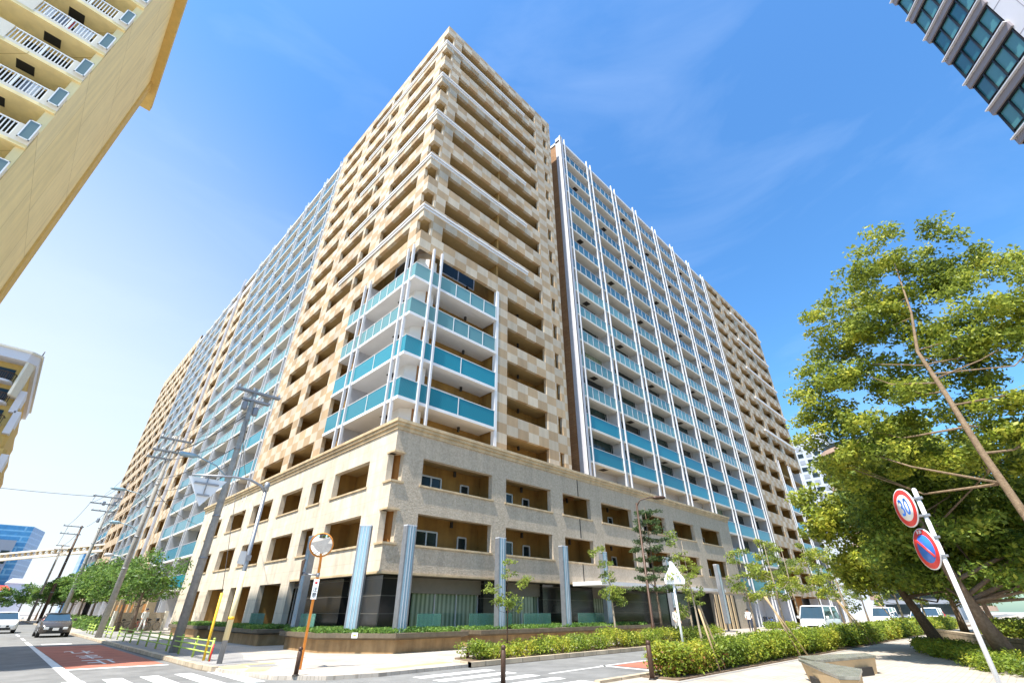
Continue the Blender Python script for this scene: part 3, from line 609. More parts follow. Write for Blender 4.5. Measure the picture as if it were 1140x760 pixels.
b.box(PLX - .04, 57, PLY - .04, PLY - .002, 3.17, 3.27); b.box(PLX - .04, PLX - .002, PLY, 32.3, 3.17, 3.27); b.build('podium_base_trim', 'trim', A)
b = MB(O)
for z in (3.2, 6.3, 9.3):
    b.box(13.1, 57, PLY + .35, PLY + D, z, z + .2); b.box(PLX + .35, PLX + D, PLY + D, 58.3, z, z + .2)
b.build('loggia_floor', 'ochre_soffit', A)
b = MB(O); b.box(14.0, 57, PLY + D, PLY + D + .1, 3.3, 10.5); b.box(PLX + D, PLX + D + .1, 24.2, 58.3, 3.3, 10.5)
for a, c in pr_: b.box(c + .35, c + .5, PLY + .35, PLY + D, 3.3, 10.5)
for a, c in plh: b.box(PLX + .35, PLX + D, c + .3, c + .45, 3.3, 10.5)
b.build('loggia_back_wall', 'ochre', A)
for n_, (a, c) in enumerate(pr_):
    for z in (3.45, 6.55):
        if n_ in (2,): continue
        win('R', PLY, a + .25, a + .25 + min(2.5, (c - a) * .42), D - .03, z, z + 2.1, 'darkglass', 3)
        win('R', PLY, c - 1.3, c - .65, D - .03, z + .9, z + 2.0, 'darkglass', 1)
for n_, (a, c) in enumerate(plh):
    if n_ == 1: continue
    for z in (3.45, 6.55): win('L', PLX, a + .4, a + 1.9, D - .03, z + .2, z + 2.1, 'darkglass', 2)
for (u, z0, z1) in ((28.9, 9.14, 10.4), (28.9, 6.2, 7.5), (28.9, 3.28, 4.5)):
    b = MB(O); b.box(u, u + .09, PLY - .012, PLY - .002, z0, z1); b.build('rain_slot', 'dark', A)
for n_, (a, c) in enumerate(pr_):
    for z in (6.2, 9.2):
        b = MB(O); b.box(a + (c - a) * .6, a + (c - a) * .6 + .14, PLY + 1.2, PLY + 1.34, z - .33, z); b.build('soffit_lamp', 'darkmetal', A)
for j in range(0, 5):
    for u in (18.4, 24.3): b = MB(O); b.box(u, u + .14, YR + 1.2, YR + 1.34, sof(j) - .33, sof(j)); b.build('soffit_lamp', 'darkmetal', A)
# ground floor, right-hand street
G = 23.2
b = MB(O)
for a, c, d, e in ((20.3, 22.3, G - .55, G), (25.5, 31.0, G - .55, G), (33.4, 40.2, G - .55, G), (43.6, 45.0, G - .55, G), (13.15, 14.7, 22.05, 24.1), (13.15, 14.6, 26.0, 30.6)):
    b = MB(O); b.box(a, c, d, e, 0, 3.14); b.build('stone_pier', 'stone', A)
for q in ((14.7, 20.3, G - .3, G, 2.42, 3.14), (22.3, 25.5, G - .3, G, 2.42, 3.14), (31, 33.4, G - .3, G, 2.42, 3.14), (13.5, 13.8, 24.1, 26, 2.3, 3.14)):
    b = MB(O); b.box(*q); b.build('fascia_panel', 'grey', A)
for a, c in ((15.6, 17.1), (17.1, 18.6), (18.6, 20.2), (22.35, 23.9), (23.9, 25.45), (31.05, 33.35)):
    b = MB(O); b.box(a + .03, c - .03, G - .1, G - .05, .05, 2.42); o = b.build('shop_window', 'curtain', A)
    b = MB(O); b.box(c - .03, c + .03, G - .16, G - .04, 0, 2.42); b.build('mullion', 'frame', o)
for q in ((14.7, 15.55, G - .08, G, 0, 2.42), (40.2, 43.6, G - .05, G, 0, 3.14), (45, 49, G - .05, G, 0, 3.14)):
    b = MB(O); b.box(*q); b.build('entrance_glass', 'greenglass', A)
b = MB(O); b.box(13.1, 57, PLY + .35, G, 3.165, 3.195); b.box(13.1, G, PLY + .35, 33, 3.17, 3.19); b.build('colonnade_soffit', 'grey', A)
for q in range(5):
    b = MB(O); b.box(49.5 + q * .95, 49.95 + q * .95, PLY - .1, PLY + .3, .02, 3.0); b.build('slat', 'trim', A)
b = MB(O); b.box(49.3, 54.3, PLY - .02, PLY - .003, 0, 3.0); b.build('slat_backing', 'dark', A)
b = MB(O); b.prism([(27.6, 19.4), (46.8, 19.4), (47.4, 20.6), (47.4, 21.78), (27.6, 21.78)], 3.05, 3.3); b.build('entrance_canopy', 'white', A, .03)
b = MB(O); b.tube([(46.6, 19.8, 0), (46.6, 19.8, 3.05)], .09, 10); b.tube([(37, 19.8, 0), (37, 19.8, 3.05)], .09, 10); b.build('canopy_post', 'steel', A)
# ground floor, left-hand street
b = MB(O); b.box(15.6, 15.7, 24, 58.3, 0, 3.14)
for a, c in plh[2:]: b.box(PLX + .35, 15.6, c + .05, c + .25, 0, 3.14)
b.build('arcade_wall', 'ochre', A)
b = MB(O); b.box(14.3, 14.4, 41.8, 43.4, 0, 3.14); b.box(14.3, 14.4, 46, 49.2, 0, 3.14); b.box(14.3, 14.4, 51.5, 55.5, 0, 3.14); b.build('arcade_panel', 'browncol', A)
win('L', PLX, 34.6, 36.6, 1.9, 0.1, 3.0, 'darkglass', 2)
b = MB(O)
for u in UL1[2:] + UL2: b.box(15.2, 15.3, u + 2.4, u + 6.0, .1, 3.3)
for u in UR[4:-1] + [74, 80]: b.box(u + 1, u + 4.5, 24.2, 24.3, .1, 3.3)
b.build('ground_floor_panel', 'browncol', A)
for q in range(7): b = MB(O); b.box(12.3, 12.6, 68 + q * 3.4, 70.4 + q * 3.4, .08, 2.3); b.build('low_screen_wall', 'browncol', A)
for q in range(8): b = MB(O); b.box(12.1, 12.9, 67.4 + q * 3.4, 67.8 + q * 3.4, .08, 2.9); b.build('screen_pier', 'trim', A)
# hidden core mass so light does not leak through the block
b = MB(O); b.prism([(15, 24.6), (100, 24.6), (100, 36), (27, 36), (27, 152), (15, 152)], .0, 54.9); b.build('core', 'greywhite', A)
#=NEIGHBOURS=
# ------------------------------------------------------------------ yellow flats on the left
O2 = (-5.6, 22.5, 0); Yb = thing('apartment_building', O2, 'tall yellow plastered block with railed balconies full of washing, top left corner', 'building')
FX, FY, BY, TZ = -5.6, 22.5, 34.1, 36.1; PP = 2.335
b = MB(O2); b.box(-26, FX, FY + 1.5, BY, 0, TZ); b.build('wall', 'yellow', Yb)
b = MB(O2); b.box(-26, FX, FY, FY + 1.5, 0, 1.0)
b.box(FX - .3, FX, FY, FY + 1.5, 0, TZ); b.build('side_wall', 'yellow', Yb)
b = MB(O2); b.box(FX, FX + .12, BY - .9, BY + .25, 0, TZ); b.build('drain_pilaster', 'yellow2', Yb)
b = MB(O2); b.box(-26, FX + .5, FY - .6, BY + 2.0, TZ, TZ + .5); b.build('roof', 'yellow2', Yb)
for j in range(15):
    z = 3.9 + PP * j
    if z > TZ - 1: break
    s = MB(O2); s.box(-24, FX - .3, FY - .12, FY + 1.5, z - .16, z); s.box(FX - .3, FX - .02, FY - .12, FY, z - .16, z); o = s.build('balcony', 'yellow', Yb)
    p = MB(O2); p.box(-24, FX - .32, FY - .12, FY - .02, z, z + .16); p.box(-9.3, -8.25, FY - .13, FY - .03, z + .003, z + .95); p.box(FX - .6, FX - .02, FY - .13, FY - .03, z + .003, z + .95); p.build('parapet', 'cream', o)
    r_ = MB(O2); x = -8.2
    while x < -6.2: r_.box(x, x + .035, FY - .09, FY - .06, z + .16, z + .92); x += .115
    r_.box(-8.22, -6.18, FY - .1, FY - .05, z + .9, z + .95); r_.box(-7.2, -7.12, FY - .11, FY - .04, z + .16, z + .93)
    x = -16
    while x < -9.4: r_.box(x, x + .035, FY - .09, FY - .06, z + .16, z + .92); x += .14
    r_.box(-16, -9.3, FY - .1, FY - .05, z + .9, z + .95); r_.build('railing', 'whitepaint', o)
    f = MB(O2); f.box(-6.0, -5.97, FY - .3, FY - .27, z + .1, z + 1.15)
    for a_ in ((-5.99, -5.95), (-5.66, -5.62)): f.box(a_[0], a_[1], FY - .34, FY - .3, z + .1, z + 1.15)
    f.box(-5.99, -5.62, FY - .34, FY - .3, z + 1.11, z + 1.15); f.box(-5.99, -5.62, FY - .34, FY - .3, z + .1, z + .14); f.build('screen_frame', 'whitepaint', o)
    q = MB(O2); q.box(-5.95, -5.66, FY - .33, FY - .31, z + .14, z + 1.11); q.build('screen_pane', 'greyscreen', o)
    v = MB(O2); v.box(-7.75, -7.15, FY + .45, FY + 1.0, z - .175, z - .163); v.build('hatch', 'darkmetal', o)
    v = MB(O2); v.box(-8.3, -6.3, FY + 1.46, FY + 1.49, z + 1.05, z + 2.1); v.build('window', 'darkglass', Yb)
    v = MB(O2); v.box(-11.5, -9.9, FY + 1.47, FY + 1.49, z + .1, z + 1.9); v.build('window', 'darkglass', Yb)
for j, u, wd, c in ((9, -8.05, .3, 'whitepaint'), (9, -7.7, .42, 'cladgrey'), (9, -7.2, .12, 'red'), (9, -6.95, .28, 'whitepaint'), (9, -6.7, .3, 'whitepaint'), (7, -7.0, .25, 'cladgrey'), (7, -6.75, .3, 'whitepaint'), (7, -8.0, .14, 'blue'), (11, -7.9, .3, 'whitepaint')):
    z = 3.9 + PP * j; b = MB((u, FY, z)); n_ = 6
    for q in range(n_):
        x0 = u + wd * q / n_; x1 = u + wd * (q + 1) / n_; y0, y1 = (FY + .05 + .02 * (q % 2)), (FY + .05 + .02 * ((q + 1) % 2)); b.quad((x0, y0, z + .2), (x1, y1, z + .2), (x1, y1, z + .97), (x0, y0, z + .97))
    o = b.build('laundry', c); tag(o, {('whitepaint', 9): 'white washing drying behind the railing of the yellow block', ('cladgrey', 9): 'wide pale blue sheet drying on a yellow block balcony', ('red', 9): 'narrow crimson towel on a balcony of the yellow block', ('cladgrey', 7): 'pale blue towel on the lowest railing of the yellow block', ('whitepaint', 7): 'white patterned shirt on the lowest railing of the yellow block', ('blue', 7): 'dark blue cloth on the lowest railing of the yellow block', ('whitepaint', 11): 'white washing on the uppermost balcony of the yellow block'}[(c, j)], 'laundry', 'washing hung on the yellow balconies')
# ------------------------------------------------------------------ curved balcony block further along
O3 = (-8, 98, 0); C_ = thing('apartment_building', O3, 'cream mid-rise block with rounded balconies and a wide eave at the left edge', 'building')
b = MB(O3); b.prism([(-31, 97), (-9.3, 97), (-8.1, 98.0), (-8.1, 131), (-31, 131)], 34.8, 36.2); b.build('roof', 'officewhite', C_)
b = MB(O3); b.prism([(-31, 96.8), (-9.2, 96.8), (-7.85, 97.8), (-7.85, 131), (-31, 131)], 36.2, 36.5); b.build('roof_rim', 'cream', C_)
b = MB(O3); b.prism([(-9.3, 97.2), (-9.0, 97.2), (-8.3, 98.2), (-8.3, 99.6), (-9.3, 99.6)], 29.5, 34.8); b.build('corner_pier', 'cream', C_)
b = MB(O3); b.tube([(-8.2, 98.6, 36.5), (-8.2, 98.6, 37.6)], .08, 6); b.build('roof_vent', 'darkmetal', C_)
for j in range(11):
    z = 31.7 - 3.15 * j; xs = -9.6 + .6 * min(j, 5); xw = xs + 1.0
    b = MB(O3); b.prism([(-30, 99.5), (xw - .4, 99.5), (xw, 100.3), (xw, 130), (-30, 130)], z, z + 3.12); b.build('wall', 'yellow2', C_)
    s_ = MB(O3); pt = [(-30, 97.6), (xs - 1, 97.6), (xs - .4, 97.8), (xs, 98.4), (xs + .1, 99.5), (-30, 99.5)]
    s_.prism(pt, z - .3, z); o = s_.build('balcony', 'officewhite', C_)
    r_ = MB(O3); r_.tube([(a_, c + .05, z + 1.15) for a_, c in pt[:5]], .07, 5)
    for q in range(60): r_.box(xs - 1 - q * .24, xs - .91 - q * .24, 97.65, 97.7, z, z + 1.15)
    for q in range(5): r_.box(xs - .9 + q * .22, xs - .81 + q * .22, 97.7 + q * .16, 97.75 + q * .16, z, z + 1.15)
    r_.build('railing', 'brownmetal', o)
    for q in range(3): v = MB(O3); v.box(xw - 3.6 - q * 4, xw - 1.4 - q * 4, 99.4, 99.48, z + .1, z + 2.2); v.build('window', 'darkglass', C_)
    if j in (1, 2, 4): b = MB(O3); b.prism([(xw - .3, 98.6), (xw + .5, 98.6), (xw + .5, 103), (xw - .3, 103)], z - 1.2, z + 2.2); b.build('bay_panel', 'officewhite', C_)
# ------------------------------------------------------------------ glass offices far left
def rot(pts, c, a): return [(c[0] + x * math.cos(a) - y * math.sin(a), c[1] + x * math.sin(a) + y * math.cos(a)) for x, y in pts]
O4 = (0, 300, 0); B_ = thing('office_building', O4, 'blue glass office block in the distance beyond the road', 'building')
b = MB(O4); b.poly([(-40, 303, 0), (2.2, 300, 0), (2.2, 300, 33.5), (-40, 303, 33.5)]); b.poly([(-40, 303, 0), (-40, 330, 0), (-40, 330, 33.5), (-40, 303, 33.5)]); b.build('glass_front', 'blueglass', B_)
b = MB(O4); b.poly([(2.2, 300, 0), (6.9, 318, 0), (6.9, 318, 33.5), (2.2, 300, 33.5)]); b.build('glass_side', 'blueglass2', B_)
b = MB(O4); b.prism([(-40, 303.2), (2.1, 300.2), (6.8, 318), (-40, 330)], 33.3, 33.6); b.build('roof', 'cladgrey', B_)
b = MB(O4); b.box(-40, -1.0, 292, 299, 0, 27); b.build('lower_wing', 'cladgrey', B_)
for j in range(6):
    for q in range(6): b = MB(O4); b.box(-4.1 - q * 3.4, -1.6 - q * 3.4, 291.9, 291.98, 5 + j * 3.3, 6.6 + j * 3.3); b.build('window', 'darkglass', B_)
for nm, x0, x1, y, h, m_, lb in (('warehouse', -14, 3.4, 240, 9.0, 'redroof', 'low red roofed shed at the far end of the road'), ('office_building', 19.0, 21.4, 250, 23, 'blueglass', 'slim blue glass tower peeping behind the utility pole'), ('warehouse', 2, 9, 262, 12, 'officewhite', 'low white hall behind the left street trees')):
    o_ = (x0, y, 0); t_ = thing(nm, o_, lb, 'building'); b = MB(o_); b.box(x0, x1, y, y + 14, 0, h - 1.5); b.build('wall', 'officewhite' if m_ != 'blueglass' else m_, t_)
    b = MB(o_); b.taper([(x0 - .4, y - .4), (x1 + .4, y - .4), (x1 + .4, y + 14.4), (x0 - .4, y + 14.4)], h - 1.5, [(x0 + 1, y + 2), (x1 - 1, y + 2), (x1 - 1, y + 12), (x0 + 1, y + 12)], h, 0); b.build('roof', m_ if m_ != 'blueglass' else 'cladgrey', t_)
# elevated guideway crossing
O5 = (0, 160, 0); V_ = thing('elevated_guideway', O5, 'long pale elevated beam crossing the sky above the left street', 'bridge')
pa, pb = Vector((-14, 186, 10.6)), Vector((16, 128, 12.4)); d = (pb - pa); nrm = Vector((d.y, -d.x, 0)).normalized()
b = MB(O5)
for (o0, o1, z0, z1) in ((-.5, .5, 0, .45), (-.5, .5, 1.25, 1.55)):
    b.add([tuple(pa + nrm * o0 + Vector((0, 0, z0))), tuple(pb + nrm * o0 + Vector((0, 0, z0))), tuple(pb + nrm * o1 + Vector((0, 0, z0))), tuple(pa + nrm * o1 + Vector((0, 0, z0))),
           tuple(pa + nrm * o0 + Vector((0, 0, z1))), tuple(pb + nrm * o0 + Vector((0, 0, z1))), tuple(pb + nrm * o1 + Vector((0, 0, z1))), tuple(pa + nrm * o1 + Vector((0, 0, z1)))],
          [(0, 1, 2, 3), (4, 5, 6, 7), (0, 1, 5, 4), (1, 2, 6, 5), (2, 3, 7, 6), (3, 0, 4, 7)])
b.build('beam', 'cream', V_)
b = MB(O5)
for q in range(34):
    c0 = pa + d * (q / 34); b.tube([tuple(c0 + Vector((0, 0, .45))), tuple(c0 + Vector((0, 0, 1.25)))], .22, 4); b.tube([tuple(c0 + Vector((0, 0, .45))), tuple(c0 + d / 34 + Vector((0, 0, 1.25)))], .1, 4)
b.build('lattice', 'trim', V_)
for q in (.98,): c0 = pa + d * q; b = MB(O5); b.tube([(c0.x, c0.y, 0), (c0.x, c0.y, c0.z)], .5, 10); b.build('pier', 'concrete', V_)
# ------------------------------------------------------------------ office tower top right
O6 = (40, -11.15, 0); T_ = thing('office_building', O6, 'dark framed glass office tower with white end wall in the top right corner', 'building', None, R_(212.5))
WL, FP = 4.3, 3.4
b = MB(); b.box(.3, 30, .45, 30, 0, 66); b.build('core', 'black', T_)
b = MB(); b.box(WL + .06, 30, -.05, .45, 0, 66); b.build('white_wall', 'officewhite', T_)
for j in range(19): b = MB(); b.box(WL + .06, 30, -.062, -.052, 1.9 + FP * j, 1.94 + FP * j); b.build('wall_joint', 'officegrey', T_)
for x in (5.6, 7.4): b = MB(); b.box(x, x + .03, -.064, -.052, 0, 66); b.build('wall_joint', 'officegrey', T_)
for j in range(19):
    z0 = .25 + FP * j
    f = MB(); f.box(-.12, WL + .2, -.22, .45, z0 - .82, z0 - .23); f.build('spandrel', 'officegrey', T_)
    f = MB(); f.box(-.16, WL + .2, -.42, .45, z0 - .22, z0 - .12); f.build('spandrel_fin', 'officewhite', T_)
    wnd = MB(); wnd.box(0, WL + .04, -.08, .3, z0 - .12, z0 + .02); wnd.box(0, WL + .04, -.08, .3, z0 + 2.42, z0 + 2.57)
    for q in range(5): x = .04 + q * 1.045; wnd.box(x, x + .09, -.1, .2, z0, z0 + 2.42)
    wnd.box(.05, WL, -.09, .2, z0 + .42, z0 + .48); o = wnd.build('window', 'black', T_)
    for q in range(4):
        x = .04 + q * 1.045; rr = random.Random(j * 7 + q); m_ = 'officeblind' if rr.random() < .6 else 'officeglass'
        b = MB(); b.box(x + .1, x + 1.03, .04, .07, z0 + .02, z0 + 2.42); b.build('pane', m_, o)
# ------------------------------------------------------------------ towers far right
O7 = (205, 40, 0); Q_ = thing('apartment_building', O7, 'pink beige curved tower half hidden by the big trees', 'building')
for j in range(17):
    z = 3.2 * j; b = MB(O7); pts = [(200 + 22 - 22 * math.cos(t), 21.5 + 17 * math.sin(t) if False else 22 + 15.5 * math.sin(t)) for t in [math.pi * (q / 14 - .5) for q in range(15)]]
    pts = [(214 - 14 * math.cos(t), 24 + 15.5 * math.sin(t)) for t in [math.pi * (q / 14 - .5) for q in range(15)]]
    b.prism(pts, z + 1.6, z + 3.0); o = b.build('floor_band', 'pink', Q_)
    b = MB(O7); b.prism([(x + .8, 24 + (y - 24) * .95) for x, y in pts], z + 3.0, z + 4.8); b.build('window_band', 'darkglass', Q_)
O8 = (260, 50, 0); W_ = thing('apartment_building', O8, 'white high-rise with square window grid behind the block at right', 'building')
b = MB(O8); b.box(260, 285, 43, 58.5, 0, 76.5); b.build('wall', 'tower_white', W_)
for j in range(24):
    for q in range(4):
        if j < 12 or j > 22: continue
        b = MB(O8); b.box(259.85, 259.98, 55.2 - q * 3.6, 57.6 - q * 3.6, 3.3 * j + 1, 3.3 * j + 2.9); b.build('window', 'cladgrey' if (j + q) % 2 else 'darkglass', W_)
b = MB(O8); b.box(263, 280, 45, 57, 76.5, 78.5); b.build('roof_block', 'tower_white', W_)
O9 = (150, 23, 0); W2 = thing('office_building', O9, 'low pale glass building between the block end and the trees', 'building')
b = MB(O9); b.box(150, 175, 12, 25.5, 0, 16); b.build('wall', 'cladgrey', W2)
for j in range(5): b = MB(O9); b.box(149.85, 149.98, 12.5, 25.2, 1 + 3.1 * j, 3 + 3.1 * j); b.build('window', 'darkglass', W2)
for (nm, x0, x1, y0, y1, h, wm, lb) in (('office_building', -44, -24, -46, -24, 22, 'concrete', 'grey office block across the crossing, seen only in the traffic mirror'), ('apartment_building', 16, 40, -52, -34, 26, 'pink', 'beige block behind the camera, seen only in the traffic mirror')):
    o_ = (x0, y0, 0); t_ = thing(nm, o_, lb, 'building'); b = MB(o_); b.box(x0, x1, y0, y1, 0, h); b.build('wall', wm, t_)
    b = MB(o_); b.box(x0 - .3, x1 + .3, y0 - .3, y1 + .3, h, h + .6); b.build('roof', 'cladgrey', t_)
    for j in range(int(h / 3.2)):
        b = MB(o_); b.box(x0 + 1, x1 - 1, y1 + .01, y1 + .06, 1 + 3.2 * j, 2.9 + 3.2 * j); b.build('window', 'darkglass', t_)
        b = MB(o_); b.box(x1 + .01, x1 + .06, y0 + 1, y1 - 1, 1 + 3.2 * j, 2.9 + 3.2 * j); b.build('window', 'darkglass', t_)
#=PLANTERS=
# ------------------------------------------------------------------ stone planters with glass columns
def offs(pts, d):       # crude inward offset about the centroid for convex outlines
    cx_ = sum(p[0] for p in pts) / len(pts); cy_ = sum(p[1] for p in pts) / len(pts); out = []
    for x, y in pts: v = Vector((x - cx_, y - cy_)); out.append((x - d * (1 if x > cx_ else -1), y - d * (1 if y > cy_ else -1)))
    return out
def planter(outer, label, inner=None, grass=True, seed=3):
    base = (outer[0][0], outer[0][1], KZ); t = thing('stone_planter', base, label, 'planter', 'stone planters round the building foot')
    b = MB(base); b.prism(inner, KZ, .56); b.build('base', 'planter', t)
    b = MB(base); b.taper(inner, .56, outer, .64); b.prism(outer, .64, .80); b.build('coping', 'planter_top', t)
    if grass:
        xs = [p[0] for p in inner]; ys = [p[1] for p in inner]; rng = np.random.default_rng(seed); pts = []
        n = int(14 * (max(xs) - min(xs)) * (max(ys) - min(ys)))
        while len(pts) < n:
            x, y = rng.uniform(min(xs), max(xs)), rng.uniform(min(ys), max(ys)); ins = False; j = len(inner) - 1
            for i in range(len(inner)):
                if ((inner[i][1] > y) != (inner[j][1] > y)) and (x < (inner[j][0] - inner[i][0]) * (y - inner[i][1]) / (inner[j][1] - inner[i][1]) + inner[i][0]): ins = not ins
                j = i
            if ins: pts.append((x, y, .84))
        o = leaves('planter_grass', pts, 34, .14, .07, 'leaf_grass', None, base, seed, .5, -.2); o['kind'] = 'stuff'
planter([(12.4, 19.2), (16.35, 19.2), (16.35, 22.1), (13.05, 22.1), (13.05, 25.7), (10.2, 25.7), (10.2, 21.95)], 'angled stone planter wrapping the street corner with grass on top', [(12.5, 19.45), (16.1, 19.45), (16.1, 22.0), (13.0, 22.0), (13.0, 25.5), (10.45, 25.5), (10.45, 22.0)])
planter([(17.3, 19.4), (33.4, 19.4), (33.4, 21.9), (17.3, 21.9)], 'long stone planter in front of the shop windows', [(17.5, 19.65), (33.2, 19.65), (33.2, 21.7), (17.5, 21.7)], seed=4)
planter([(10.1, 28.3), (12.6, 28.3), (12.6, 36.6), (10.1, 36.6)], 'shaded stone planter beside the left arcade, nearer one', [(10.3, 28.5), (12.4, 28.5), (12.4, 36.4), (10.3, 36.4)], seed=5)
planter([(9.9, 38.2), (12.4, 38.2), (12.4, 45.5), (9.9, 45.5)], 'shaded stone planter beside the left arcade, farther one', [(10.1, 38.4), (12.2, 38.4), (12.2, 45.3), (10.1, 45.3)], seed=6)
t = MB((11.1, 20.85, .6)); t.add([(11.26, 20.67, .60), (11.42, 20.48, .60), (11.42, 20.48, .76), (11.26, 20.67, .76)], [(0, 1, 2, 3)]);
sx = Vector((2.2, -2.75, 0)).normalized(); ctr = Vector((11.3, 20.575, .64)) + Vector((-sx.y, sx.x, 0)) * -.012
nx = Vector((sx.y, -sx.x, 0)) * 1
b = MB(tuple(ctr)); c0 = ctr + nx * .01
b.add([tuple(c0 - sx * .13 + Vector((0, 0, .0))), tuple(c0 + sx * .13), tuple(c0 + sx * .13 + Vector((0, 0, .19))), tuple(c0 - sx * .13 + Vector((0, 0, .19))),
       tuple(c0 - sx * .13 + nx * .015), tuple(c0 + sx * .13 + nx * .015), tuple(c0 + sx * .13 + nx * .015 + Vector((0, 0, .19))), tuple(c0 - sx * .13 + nx * .015 + Vector((0, 0, .19)))],
      [(0, 1, 2, 3), (4, 5, 6, 7), (0, 1, 5, 4), (1, 2, 6, 5), (2, 3, 7, 6), (3, 0, 4, 7)])
c1 = c0 + nx * .019
b.add([tuple(c1 - sx * .06 + Vector((0, 0, .06))), tuple(c1 + sx * .06 + Vector((0, 0, .06))), tuple(c1 + sx * .06 + Vector((0, 0, .13))), tuple(c1 - sx * .06 + Vector((0, 0, .13)))], [(0, 1, 2, 3)], 1)
tag(b.build('notice_plate', ['whitepaint', 'greenpaint']), 'small white notice plate fixed to the rim of the corner planter', 'sign')
def glass_col(x, y, rz, label, zt=5.22):
    base = (x, y, .7); t = thing('glass_column', base, label, 'column', 'pale glass light columns round the podium', rz)
    z1 = zt - .7; b = MB(); b.box(-.2, .2, -.16, .16, 0, z1 - .1); b.build('shaft', 'colglass', t)
    for xx in (-.07, .07): b = MB(); b.box(xx - .012, xx + .012, -.175, -.162, 0, z1 - .06); b.build('rib', 'signgrey', t)
    for xx in (-.24, .24): b = MB(); b.box(xx - .035, xx + .035, -.16, .16, .02, z1 - .1); b.build('side_frame', 'steel', t)
    b = MB(); b.box(-.275, .275, -.165, .165, z1 - .098, z1 - .04); b.build('cap', 'signgrey', t)
glass_col(11.62, 21.6, R_(-42), 'glass column left of the podium corner, on the angled planter side')
glass_col(13.1, 20.05, 0, 'glass column just right of the podium corner')
glass_col(11.45, 27.0, R_(-90), 'glass column partly behind the round traffic mirror')
glass_col(19.2, 20.1, 0, 'glass column behind the first small street tree')
glass_col(24.6, 20.0, 0, 'glass column in the middle of the shop windows')
glass_col(29.2, 20.2, 0, 'glass column at the left end of the entrance canopy')
glass_col(35.8, 19.0, 0, 'glass column behind the layered conifer')
glass_col(44.6, 18.9, 0, 'glass column at the right end of the entrance canopy')
def gscreen(x0, x1, y0, y1, label):
    b = MB((x0, y0, .78)); b.box(x0, x1, y0, y1, .78, 1.5); tag(b.build('glass_screen', 'screen'), label, 'glass screen', 'low green glass screens on the planters')
gscreen(17.8, 20.9, 20.9, 20.93, 'low green glass screen left of the second glass column on the right street'); gscreen(21.9, 24.2, 20.9, 20.93, 'low green glass screen just left of the middle glass column'); gscreen(26.9, 29.8, 20.9, 20.93, 'low green glass screen under the left end of the canopy')
gscreen(11.0, 11.03, 24.0, 25.6, 'low green glass screen behind the orange mirror post'); gscreen(11.4, 11.43, 31.4, 33.6, 'low green glass screen on the shaded left planter'); gscreen(14.8, 16.2, 21.2, 21.23, 'low green glass screen at the right end of the corner planter')
#=FURNITURE=
# ------------------------------------------------------------------ lamps, poles, signs
def pole(name, x, y, h, r0, r1, label, arms, m='concrete', lamp=None, box=None, cat='utility pole', group='utility poles along the left street'):
    t = thing(name, (x, y, KZ), label, cat, group); b = MB((x, y, KZ)); b.tube([(x, y, KZ), (x, y, h * .5), (x, y, h)], [r0, (r0 + r1) / 2, r1], 14); b.build('shaft', m, t)
    for (z, x0, x1) in arms:
        c = MB((x, y, KZ)); c.box(x + x0, x + x1, y - .14, y - .06, z - .06, z + .04); c.box(x + x0, x + x1, y + .06, y + .14, z - .06, z + .04); o = c.build('crossarm', 'steel', t)
        for q in (.04, .36, .68, .96):
            xx = x + x0 + (x1 - x0) * q; i_ = MB((x, y, KZ)); i_.lathe((xx, y - .1, z + .04), [(.03, 0), (.07, .04), (.04, .07), (.07, .11), (.03, .16), (.01, .2)], 8); i_.build('insulator', 'whitepaint', o)
    if box:
        for (dx, z) in box: c = MB((x, y, KZ)); c.lathe((x + dx, y + .05, z), [(.05, 0), (.13, .02), (.15, .08), (.15, .42), (.13, .47), (.05, .49)], 12); c.build('transformer', 'cladgrey', t)
    for z in (h * .3, h * .45, h * .6, h * .72, h * .85): c = MB((x, y, KZ)); c.lathe((x, y, z), [(r0 * .98 - (r0 - r1) * z / h + .03, 0), (r0 * .98 - (r0 - r1) * z / h + .03, .07)], 14); c.build('clamp_band', 'steel', t)
    if lamp:
        for (z, dx, dz, mm) in lamp:
            c = MB((x, y, KZ)); c.tube([(x, y, z - .25), (x + dx * .35, y, z + dz * .5), (x + dx * .8, y, z + dz)], .032, 6); o = c.build('lamp_arm', mm, t)
            c = MB((x, y, KZ)); c.tube([(x + dx * .78, y, z + dz), (x + dx * .9, y, z + dz), (x + dx * 1.15, y, z + dz), (x + dx * 1.22, y, z + dz)], [.05, .12, .12, .04], 8); c.build('lamp_head', mm, o)
    return t
pole('utility_pole', 6.3, 26.6, 12.3, .19, .12, 'nearest concrete utility pole, thick and banded, behind the green railing', [(12.1, -.95, 1.35), (11.6, -.5, .9)], lamp=[(7.6, -2.0, .55, 'colglass')], box=[(-.3, 11.0), (.3, 10.8)])
pole('utility_pole', 5.95, 44.8, 13.9, .2, .12, 'second concrete utility pole, beside the parked car and street trees', [(13.6, -1.0, 1.2), (12.6, -1.2, .5), (12.0, -1.4, .3)], lamp=[(9.0, -2.2, .35, 'colglass'), (6.8, -1.6, .3, 'colglass'), (4.9, -1.2, .1, 'signgrey')])
pole('utility_pole', 6.1, 75, 13.9, .22, .13, 'third utility pole carrying transformers against the sky', [(13.5, -1.9, .9), (12.7, -1.9, .7), (11.9, -1.5, .6)], box=[(-.45, 10.6), (.45, 12.6), (-.6, 12.5)])
pole('utility_pole', 6.1, 103, 13.3, .22, .13, 'dark fourth utility pole with bracket arms beyond the third', [(13.1, -2.2, .3), (12.0, -2.2, .3)], m='brownmetal')
pole('utility_pole', 6.1, 128, 12.6, .22, .13, 'farthest utility pole, small and thin above the road', [(12.4, -1.0, 1.0), (11.7, -1.0, 1.0), (11.0, -1.0, 1.0)], m='concrete')
